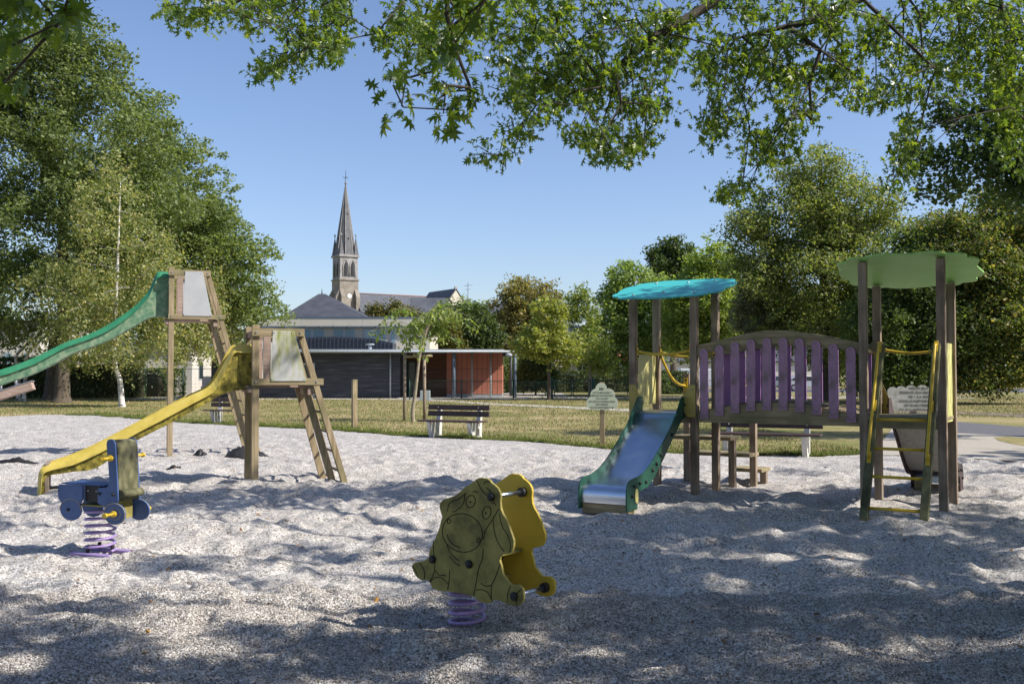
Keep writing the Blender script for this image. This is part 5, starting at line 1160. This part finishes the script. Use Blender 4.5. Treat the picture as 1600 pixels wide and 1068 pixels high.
def house(name, label, px0, px1, Y, zw, zr, wall, roof, wins=(), ch=None, depth=7, rot=0):
    t = thing(name, label, 'house', (X(px0, Y), Y, 0), rot); L = X(px1, Y)-X(px0, Y)
    MB().box((0, 0, -0.1), (L, depth, zw)).build('wall', wall, t)
    b = MB(); o = 0.3; b.add([(-o, -o, zw-0.05), (L+o, -o, zw-0.05), (L+o, depth+o, zw-0.05), (-o, depth+o, zw-0.05), (-o, depth/2, zr), (L+o, depth/2, zr)], [(0, 1, 5, 4), (2, 3, 4, 5)])
    r = b.build('roof', roof, t); s_ = r.modifiers.new('s', 'SOLIDIFY'); s_.thickness = 0.14; s_.offset = 1
    b = MB(); b.add([(0.002, 0, zw), (0.002, depth, zw), (0.002, depth/2, zr-0.1)], [(0, 1, 2)]); b.add([(L-0.002, 0, zw), (L-0.002, depth, zw), (L-0.002, depth/2, zr-0.1)], [(0, 2, 1)]); b.build('gable', wall, t)
    if ch: MB().box((ch, depth/2-0.4, zr-1), (ch+0.9, depth/2+0.4, zr+1.0)).build('chimney', 'brown_stone', r)
    for a, c, z0, z1, m in wins:
        f = MB().box((a, -0.04, z0), (c, -0.003, z1)).build('window', 'white_wall' if m else 'dark_metal', t); MB().box((a+0.12, -0.05, z0+0.12), ((a+c)/2-0.05, -0.043, z1-0.12)).box(((a+c)/2+0.05, -0.05, z0+0.12), (c-0.12, -0.043, z1-0.12)).build('pane', 'dark_glass', f)
    return t
house('house', 'cream house with a white framed window behind the yellow-green tree', 838, 932, 104, 4.2, 6.6, 'white_wall', 'slate', [(2.2+0.0, 3.2, 0.9, 2.4, 1), (4.1, 5.5, 0.7, 2.9, 1)], None)
house('house', 'low house with orange clay tiled roof right of the slender tree', 936, 1000, 100, 2.9, 4.4, 'white_wall', 'roof_tile', [(0.5, 1.9, 0.1, 1.9, 0), (2.6, 3.3, 1.0, 2.1, 1)], None)
house('house', 'far slate roofed house with a stone chimney between the church and the orange tree', 722, 800, 190, 13.0, 15.0, 'cream_wall', 'slate', [], 0.6)
house('house', 'dark roofed house just behind the school rising right of the cream storey', 640, 692, 96, 5.6, 9.0, 'white_wall', 'slate', [], None)
house('house', 'long white house glimpsed through the bridge slats behind the parked cars', 1035, 1300, 112, 2.9, 4.6, 'white_wall', 'slate', [(3, 4.4, 0.8, 2.1, 1), (9, 10.4, 0.8, 2.1, 1)], None)
t = thing('television_aerial', 'thin rooftop television aerial beside the church gable', 'aerial', (X(731, 189), 189, 0)); MB().tube([(0, 0, 14), (0, 0, 18.8)], 0.05, 5).build('mast', 'dark_metal', t); MB().tube([(-0.7, 0, 18.2), (0.9, 0, 18.4)], 0.04, 4).tube([(-0.5, 0, 17.5), (0.5, 0, 17.6)], 0.04, 4).build('antenna', 'dark_metal', t)
# ================================================================ CARS
def car(label, px, Y, rot, paint, van=False):
    t = thing('parked_car' if not van else 'parked_van', label, 'car' if not van else 'van', (X(px, Y), Y, 0), rot, 'vehicles parked beyond the lawn')
    if van: prof = [(-2.4, 0.35), (2.4, 0.35), (2.45, 1.0), (2.0, 1.25), (1.4, 2.0), (-2.4, 2.05)]; g = [(1.95, 1.25), (1.42, 1.9), (0.7, 1.92), (0.7, 1.25)]; Wd = 1.8
    else: prof = [(-2.1, 0.32), (2.1, 0.32), (2.15, 0.62), (1.9, 0.80), (1.05, 0.92), (0.45, 1.38), (-1.25, 1.42), (-1.95, 1.0), (-2.15, 0.85)]; g = [(0.90, 0.95), (0.40, 1.31), (-1.15, 1.34), (-1.65, 0.98)]; Wd = 1.7
    MB().prism([(a, -Wd/2, b) for a, b in prof], (0, Wd, 0)).build('body', paint, t, 0.08)
    for s in (-1, 1):
        MB().prism([(a, s*(Wd/2+0.002), b) for a, b in g], (0, s*0.01, 0)).build('side_window', 'dark_glass', t)
        for x in (-1.35, 1.35):
            w_ = MB().disc((x, s*(Wd/2-0.08), 0.32), (0, 1, 0), 0.32, 0.2, 18).build('wheel', 'tyre', t); MB().disc((x, s*(Wd/2+0.025), 0.32), (0, 1, 0), 0.2, 0.02, 12).build('rim', 'galv', w_)
        MB().sphere((2.1, s*0.6, 0.68), 0.12, 8, 5).build('headlight', 'clock', t)
car('grey parked car seen between the fifth and sixth bridge slats', 1216, 92, 0.15, 'car_grey'); car('white parked car right of the grey one behind the bridge slats', 1262, 90, -0.1, 'car_white'); car('white parked van behind the left tower of the play structure', 1100, 94, 0.0, 'car_white', True); car('blue parked car seen through the left tower beside the yellow rail', 1052, 93, 0.1, 'car_blue')
# ================================================================ FENCES, GATE, HEDGES
def fence(name, label, pts, h, step, mesh=True, cat='fence', wire=0.0045):
    t = thing(name, label, cat, (pts[0][0], pts[0][1], 0)); o = Vector((pts[0][0], pts[0][1], 0))
    for a, b in zip(pts, pts[1:]):
        a = Vector((a[0], a[1], 0))-o; b = Vector((b[0], b[1], 0))-o; L = (b-a).length; k = max(1, round(L/step))
        for i in range(k+1):
            p = a.lerp(b, i/k); MB().tube([p+Vector((0, 0, -0.1)), p+Vector((0, 0, h+0.05))], 0.035, 8).build('post', 'fence_green', t)
        bb = MB()
        for z in (0.06, h): bb.tube([a+Vector((0, 0, z)), b+Vector((0, 0, z))], 0.018, 5)
        for z in (0.3, 0.5, 0.7, 0.9): bb.tube([a+Vector((0, 0, z)), b+Vector((0, 0, z))], wire, 3)
        n = int(L/0.09)
        for i in range(n): p = a.lerp(b, (i+0.5)/n); bb.tube([p+Vector((0, 0, 0.06)), p+Vector((0, 0, h))], wire, 3)
        bb.build('mesh_panel', 'fence_green', t)
fence('mesh_fence', 'dark green wire mesh fence in front of the terracotta school wall', [(X(640, 61), 61.0), (X(802, 61), 61.0), (X(860, 61.5), 61.5)], 1.15, 3.2)
fence('mesh_fence', 'dark green wire mesh fence along the far drive, behind the gate', [(X(800, 69), 69.5), (X(1000, 69), 69.5)], 1.0, 3.2)
fence('mesh_fence', 'dark green mesh fence running right of the double gate behind the cloud sign', [(X(928, 62), 62.0), (X(1150, 63), 63)], 1.15, 3.2)
fence('mesh_fence', 'green mesh fence behind the birch trunks on the left', [(X(228, 66), 66.0), (X(345, 66), 66)], 1.9, 2.6)
def gate():
    Y = 62; t = thing('double_gate', 'dark green double gate in the fence between the two young street trees', 'gate', (X(862, Y), Y, 0)); L = X(926, Y)-X(862, Y)
    for x in (0, L): MB().box((x-0.08, -0.08, -0.1), (x+0.08, 0.08, 1.35)).build('gate_post', 'fence_green', t)
    for a, c in ((0.12, L/2-0.03), (L/2+0.03, L-0.12)):
        b = MB().box((a, -0.03, 0.12), (a+0.06, 0.03, 1.22)).box((c-0.06, -0.03, 0.12), (c, 0.03, 1.22)).box((a+0.06, -0.03, 0.12), (c-0.06, 0.03, 0.18)).box((a+0.06, -0.03, 1.16), (c-0.06, 0.03, 1.22))
        lf = b.build('gate_leaf', 'fence_green', t); bb = MB(); k = int((c-a)/0.11)
        for i in range(1, k): x = a+(c-a)*i/k; bb.tube([(x, 0, 0.18), (x, 0, 1.16)], 0.006, 4)
        bb.build('infill', 'fence_green', lf)
gate()
def hedge(name, label, a, b, wd, h, cols, n, leaf=0.10, cat='hedge', core=True):
    a = Vector((a[0], a[1], 0)); b = Vector((b[0], b[1], 0)); L = (b-a).length; t = thing(name, label, cat, a, math.atan2(b.y-a.y, b.x-a.x))
    P = rng.random((n, 3)); f = rng.integers(0, 3, n); q = np.empty((n, 3)); q[:, 0] = P[:, 0]*L; q[:, 1] = (P[:, 1]-0.5)*wd; q[:, 2] = P[:, 2]*h
    q[f == 0, 1] = -wd/2; q[f == 1, 2] = h; q[:, 2] += 0.10*h*vnoise(q[:, 0], q[:, 1], 0.8, 3)*(q[:, 2]/h) ; q += rng.standard_normal((n, 3))*0.05; q[:, 1] += 0.35*wd*vnoise(q[:, 0], q[:, 2], 0.7, 5)
    leaves('foliage', q, leaf, QV, QF, leafmat(name+'_leaves', cols, 0.2), t, 0.3, 0.1)
    if core:
        K = 24; cb = MB(); top = h*0.86
        cb.box((0.1, -wd*0.30, 0), (L-0.1, wd*0.30, top)); cb.build('stems', 'twig', t)
DG = [(0.03, 0.05, 0.018), (0.06, 0.09, 0.03), (0.11, 0.15, 0.05)]
hedge('hedge', 'tall dark hedge behind the oak trunk and birches on the left', (X(-120, 62), 62), (X(228, 66), 66), 1.4, 2.55, [(0.05, 0.08, 0.03), (0.085, 0.13, 0.045), (0.14, 0.19, 0.07)], 26000, 0.13)
hedge('hedge', 'low rounded hedge beside the blue building, right of the left hedge', (X(232, 68), 68), (X(262, 70), 70), 2.4, 1.8, DG, 6000, 0.12)
hedge('hedge', 'clipped hedge beyond the drive in front of the cream house', (X(868, 84), 84), (X(1000, 86), 86), 1.2, 1.7, DG, 12000, 0.12)
hedge('hedge', 'dark clipped hedge behind the left tower of the play structure', (X(985, 76), 76), (X(1070, 78), 78), 1.3, 1.7, DG, 9000, 0.12)
hedge('hedge', 'low hedge between school canopy post and round bush', (X(788, 82), 82), (X(812, 82), 82), 1.4, 1.5, DG, 4000, 0.12)
# ================================================================ TREES
G1 = [(0.075, 0.105, 0.04), (0.13, 0.17, 0.065), (0.22, 0.26, 0.11)]       # mid oak green
G2 = [(0.04, 0.07, 0.022), (0.07, 0.11, 0.034), (0.13, 0.17, 0.055)]        # dark green
G3 = [(0.11, 0.165, 0.05), (0.18, 0.25, 0.075), (0.29, 0.35, 0.12)]           # fresh green
YG = [(0.13, 0.17, 0.05), (0.24, 0.27, 0.07), (0.42, 0.40, 0.11)]            # yellowing
BR = [(0.12, 0.15, 0.06), (0.19, 0.22, 0.09), (0.29, 0.31, 0.14), (0.42, 0.35, 0.16)]  # birch turning
OR = [(0.12, 0.135, 0.05), (0.21, 0.19, 0.075), (0.33, 0.26, 0.11)]           # rusty chestnut
def lobe(px, py, rx, ry, Y, ryy=None):
    c = at(px, py, Y); k = Y/FPX; return (c.x, c.y, c.z, rx*k, (ryy if ryy else rx*0.9)*k, ry*k)
# --- big pin oaks on the left
Y = 54
tree('oak_tree', 'tallest tree, big oak with thick dark trunk left of the nearest birch', (gnd(115, 628).x, Y), [lobe(60, 130, 95, 95, Y), lobe(130, 90, 75, 60, Y), lobe(20, 250, 110, 110, Y), lobe(150, 230, 115, 95, Y), lobe(90, 370, 150, 100, Y), lobe(190, 330, 110, 90, Y), lobe(60, 470, 150, 70, Y), lobe(-30, 100, 90, 110, Y), lobe(110, 60, 50, 45, Y)],
     900, 160, 1.0, 0.18, G1, 0.45, 'big oaks on the left', 0.55, limbs=120, trunk_h=3.2)
Y = 60
tree('oak_tree', 'spreading layered oak whose long low boughs reach right above the wooden slide towers', (gnd(212, 617).x, Y), [lobe(230, 210, 55, 65, Y), lobe(260, 280, 85, 70, Y), lobe(230, 370, 130, 85, Y), lobe(300, 340, 70, 55, Y), lobe(320, 420, 90, 55, Y), lobe(370, 390, 60, 18, Y), lobe(345, 455, 80, 35, Y), lobe(385, 478, 60, 17, Y), lobe(250, 470, 120, 60, Y), lobe(400, 500, 40, 12, Y), lobe(350, 345, 45, 16, Y)],
     680, 150, 0.9, 0.18, [(0.085, 0.12, 0.045), (0.15, 0.195, 0.07), (0.25, 0.29, 0.11)], 0.5, 'big oaks on the left', 0.42, limbs=110, trunk_h=4, lean=(0.3, 0))
Y = 47.5
tree('birch_tree', 'nearest birch with white peeling trunk and small yellowing leaves in front of the big oaks', (gnd(185, 636).x, Y), [lobe(170, 330, 55, 90, Y), lobe(185, 430, 90, 100, Y), lobe(120, 470, 80, 70, Y), lobe(215, 520, 85, 55, Y), lobe(150, 545, 85, 35, Y), lobe(250, 450, 50, 70, Y)],
     330, 80, 0.62, 0.135, BR, 0.15, 'birches', 0.9, 'birch', limbs=110, droop=0.9, trunk_h=2.5, lean=(-0.4, 0), rt=0.008)
Y = 57
tree('birch_tree', 'slim birch with leaning white trunk left of a twin, seen under the tall slide tower', (gnd(294, 612).x, Y), [lobe(300, 500, 45, 50, Y), lobe(290, 545, 50, 30, Y), lobe(320, 460, 30, 50, Y)], 120, 80, 0.55, 0.15, BR, 0.12, 'birches', 0.9, 'birch', limbs=40, droop=0.9, trunk_h=3, lean=(0.4, 0), rt=0.008)
Y = 59
tree('birch_tree', 'second slim birch right of its twin, between the posts of the tall slide tower', (gnd(307, 610).x, Y), [lobe(335, 490, 40, 50, Y), lobe(330, 530, 42, 30, Y), lobe(340, 440, 28, 40, Y)], 110, 80, 0.55, 0.15, BR, 0.12, 'birches', 0.9, 'birch', limbs=40, droop=0.9, trunk_h=3, lean=(0.1, 0), rt=0.008)
# --- behind the school
Y = 95
tree('tree', 'dark brownish green round tree left of the church nave behind the school roof', (X(596, Y), Y), [lobe(590, 497, 20, 15, Y), lobe(618, 490, 16, 15, Y), lobe(640, 497, 18, 15, Y)], 120, 90, 0.8, 0.22, [(0.05, 0.06, 0.02), (0.10, 0.10, 0.03), (0.19, 0.16, 0.05)], 0.3, 'trees behind the school', 0.7, limbs=30)
Y = 82
tree('tree', 'olive green rounded tree beside the right end of the cream storey', (X(690, Y), Y), [lobe(690, 518, 22, 30, Y), lobe(675, 525, 18, 20, Y), lobe(705, 530, 18, 22, Y)], 130, 90, 0.7, 0.2, [(0.05, 0.06, 0.015), (0.10, 0.10, 0.03), (0.19, 0.17, 0.05)], 0.3, 'trees behind the school', 0.7, limbs=30)
tree('tree', 'darkest leafy green tree standing behind the school roof left of the orange tree', (X(735, 84), 84), [lobe(735, 510, 32, 32, 84), lobe(715, 495, 20, 20, 84), lobe(765, 525, 22, 26, 84), lobe(745, 530, 28, 24, 84)], 180, 90, 0.8, 0.22, DG, 0.3, 'trees behind the school', 0.7, limbs=40)
tree('tree', 'fresh green weeping tree directly behind the staked young tree', (X(712, 90), 90), [lobe(705, 488, 26, 12, 90), lobe(735, 492, 22, 16, 90)], 60, 90, 0.8, 0.24, G3, 0.25, 'trees behind the school', 0.7, limbs=20, droop=1.0)
Y = 88
tree('chestnut_tree', 'rusty orange autumn chestnut right of the church', (X(822, Y), Y), [lobe(820, 465, 38, 30, Y), lobe(800, 500, 40, 35, Y), lobe(845, 490, 38, 38, Y), lobe(790, 530, 38, 30, Y), lobe(835, 540, 40, 25, Y), lobe(860, 470, 20, 25, Y)], 250, 100, 0.8, 0.22, OR, 0.4, None, 0.6, limbs=80, trunk_h=3)
Y = 63
tree('young_street_tree', 'yellow-green young tree with a dark thin trunk in front of the round bush', (gnd(857, 624).x, Y-3), [lobe(858, 495, 28, 25, Y-3), lobe(850, 535, 42, 28, Y-3), lobe(885, 550, 34, 24, Y-3), lobe(825, 545, 24, 18, Y-3)], 120, 90, 0.55, 0.17, YG, 0.14, 'young trees by the gate', 0.6, limbs=50, trunk_h=1.9)
tree('young_street_tree', 'slender upright pale green tree with thin grey trunk right of the gate', (gnd(917, 621).x, Y), [lobe(905, 465, 16, 24, Y), lobe(915, 500, 26, 30, Y), lobe(925, 545, 34, 30, Y), lobe(895, 480, 20, 18, Y), lobe(940, 565, 26, 18, Y)], 120, 65, 0.55, 0.16, [(0.09, 0.13, 0.04), (0.15, 0.20, 0.05), (0.28, 0.30, 0.07)], 0.13, 'young trees by the gate', 0.7, 'young_bark', limbs=50, trunk_h=2.0)
Y = 72
tree('lime_tree', 'broad fresh green tree behind the cloud sign and the left tower', (X(990, Y), Y), [lobe(985, 455, 42, 40, Y), lobe(960, 500, 38, 45, Y), lobe(1010, 510, 50, 50, Y), lobe(975, 555, 45, 30, Y), lobe(1030, 470, 30, 40, Y)], 330, 105, 0.8, 0.22, G3, 0.3, 'trees right of the lawn', 0.65, limbs=90, trunk_h=2.2)
Y = 105
tree('tree', 'dark distant round-headed tree peeking above the turquoise roof', (X(1052, Y), Y), [lobe(1052, 405, 34, 28, Y), lobe(1045, 440, 36, 30, Y)], 150, 95, 1.1, 0.3, DG, 0.4, 'trees right of the lawn', 0.6, limbs=30)
Y = 68
tree('lime_tree', 'yellowish green tree rising behind the turquoise roof of the left tower', (X(1120, Y), Y), [lobe(1115, 415, 38, 38, Y), lobe(1105, 470, 55, 50, Y), lobe(1135, 520, 50, 45, Y), lobe(1080, 520, 40, 45, Y)], 330, 105, 0.8, 0.22, [(0.11, 0.16, 0.04), (0.19, 0.25, 0.06), (0.33, 0.38, 0.11)], 0.3, 'trees right of the lawn', 0.65, limbs=90, trunk_h=2.6)
Y = 60
tree('willow_tree', 'grey-green small leaved willow behind the arched bridge rail', (X(1190, Y), Y), [lobe(1188, 455, 32, 32, Y), lobe(1185, 500, 42, 35, Y), lobe(1215, 490, 30, 40, Y)], 240, 100, 0.6, 0.16, [(0.11, 0.12, 0.08), (0.17, 0.18, 0.12), (0.24, 0.25, 0.16)], 0.2, 'trees right of the lawn', 0.6, limbs=80, droop=0.7, trunk_h=1.8)
Y = 58
tree('oak_tree', 'great broad oak with rusty top rising behind the right half of the bridge', (X(1290, Y), Y), [lobe(1265, 265, 48, 36, Y), lobe(1230, 290, 40, 30, Y), lobe(1240, 350, 90, 50, Y), lobe(1190, 370, 55, 45, Y), lobe(1320, 330, 75, 55, Y), lobe(1260, 430, 110, 60, Y), lobe(1370, 400, 80, 70, Y), lobe(1290, 510, 100, 60, Y), lobe(1370, 500, 80, 70, Y)],
     600, 190, 1.05, 0.16, [(0.07, 0.105, 0.035), (0.13, 0.17, 0.055), (0.21, 0.25, 0.085), (0.30, 0.28, 0.11)], 0.5, 'trees right of the lawn', 0.6, limbs=150, trunk_h=2.5)
Y = 52
tree('hornbeam_tree', 'dark green tree with foliage down to the grass behind the right tower ladder', (gnd(1440, 636).x, Y), [lobe(1430, 430, 70, 65, Y), lobe(1390, 520, 70, 65, Y), lobe(1460, 520, 70, 65, Y), lobe(1430, 585, 75, 32, Y), lobe(1380, 590, 50, 28, Y)], 420, 210, 0.9, 0.16, [(0.045, 0.075, 0.024), (0.08, 0.12, 0.036), (0.16, 0.20, 0.07)], 0.35, 'trees right of the lawn', 0.6, limbs=80, trunk_h=1.5)
tree('hornbeam_tree', 'rightmost dark tree with yellowing orange top beyond the asphalt path', (gnd(1530, 637).x, Y), [lobe(1500, 400, 65, 55, Y), lobe(1560, 420, 70, 70, Y), lobe(1540, 500, 80, 60, Y), lobe(1600, 500, 70, 90, Y), lobe(1535, 575, 70, 38, Y), lobe(1600, 570, 50, 30, Y), lobe(1480, 350, 50, 30, Y), lobe(1590, 340, 60, 50, Y)], 480, 210, 0.9, 0.16, [(0.045, 0.075, 0.024), (0.08, 0.12, 0.036), (0.16, 0.19, 0.06), (0.34, 0.27, 0.09)], 0.35, 'trees right of the lawn', 0.6, limbs=90, trunk_h=1.5)
Y = 24
tree('oak_tree', 'dark leaved oak reaching in from the right edge above the green roofed tower', (15.5, 24.5), [lobe(1500, 235, 70, 45, Y), lobe(1440, 250, 35, 30, Y), lobe(1470, 300, 55, 30, Y), lobe(1560, 270, 70, 60, Y), lobe(1500, 180, 55, 30, Y), lobe(1580, 180, 60, 60, Y), lobe(1620, 300, 50, 60, Y), lobe(1700, 150, 150, 160, Y), lobe(1760, 330, 120, 90, Y)],
     620, 60, 0.42, 0.12, [(0.035, 0.065, 0.022), (0.065, 0.105, 0.032), (0.12, 0.17, 0.05)], 0.3, None, 0.6, limbs=130, trunk_h=3.0, shell=0.2, rt=0.012)
# far wood closing the horizon and bushes
tree('bush', 'large rounded green bush just left of the gate beyond the fence', (X(837, 74), 74), [lobe(838, 580, 27, 27, 74), lobe(825, 595, 20, 18, 74), lobe(852, 590, 18, 22, 74)], 200, 110, 0.45, 0.15, [(0.04, 0.06, 0.018), (0.075, 0.10, 0.03), (0.13, 0.16, 0.05)], 0.08, None, 0.8, cat='bush', limbs=30, trunk_h=0.5, shell=0.5)
tree('bush', 'smaller bright bush seen under the right end of the school canopy', (X(797, 78), 78), [lobe(797, 578, 14, 20, 78)], 50, 90, 0.5, 0.15, G1, 0.06, None, 0.8, cat='bush', limbs=10, trunk_h=0.4)
tree('bush', 'dark low bush behind the left tower beside the hedge end', (X(1010, 66), 66), [lobe(1003, 592, 20, 18, 66), lobe(1020, 596, 18, 14, 66)], 90, 90, 0.5, 0.15, DG, 0.06, None, 0.8, cat='bush', limbs=10, trunk_h=0.4)
def far_wood():
    lobes = []
    for i in range(30):
        px = 560+ i*44+random.uniform(-15, 15); Yf = random.uniform(118, 150); r = random.uniform(28, 44)
        if px > 1035: lobes.append(lobe(px, 583-r*1.6, r*1.2, r*1.9, Yf))
        elif px < 960: lobes.append(lobe(px, 576, r*1.1, r*0.7, Yf))
    for i in range(16): lobes.append(lobe(-260+i*42, 540+random.uniform(-20, 8), 40, 50, random.uniform(100, 120)))
    cen, pos = crown_points(lobes, 1500, 55, 1.7, 0.7, 0.5)
    o = leaves('far_wood', pos, 0.5, QV, QF, leafmat('far_wood_leaves', [(0.045, 0.07, 0.025), (0.08, 0.115, 0.045), (0.14, 0.18, 0.07)], 0.3), None, 0.4, 0.1)
    tag(o, 'distant belt of dark green woodland closing off the far side of the park', 'woodland', kind='stuff')
far_wood()

for i, (x, y, r) in enumerate(((-13, -13, 7), (1, -19, 8), (15, -13, 7), (24, 2, 7), (27, 14, 6))):  # trees added out of view; their crowns block part of the sky light
    tree('oak_tree', ['park oak far behind the viewpoint on the left', 'park oak directly behind the viewpoint', 'park oak behind the viewpoint on the right', 'park oak beside the gravel off to the right', 'park oak outside the view right of the asphalt path'][i], (x, y), [(x, y, 8, r, r, 5.5), (x+2, y+1, 11, r*0.6, r*0.6, 3.5)], 160, 50, 1.5, 0.5, G2, 0.4, 'oaks around the viewpoint', limbs=20, trunk_h=3.5)
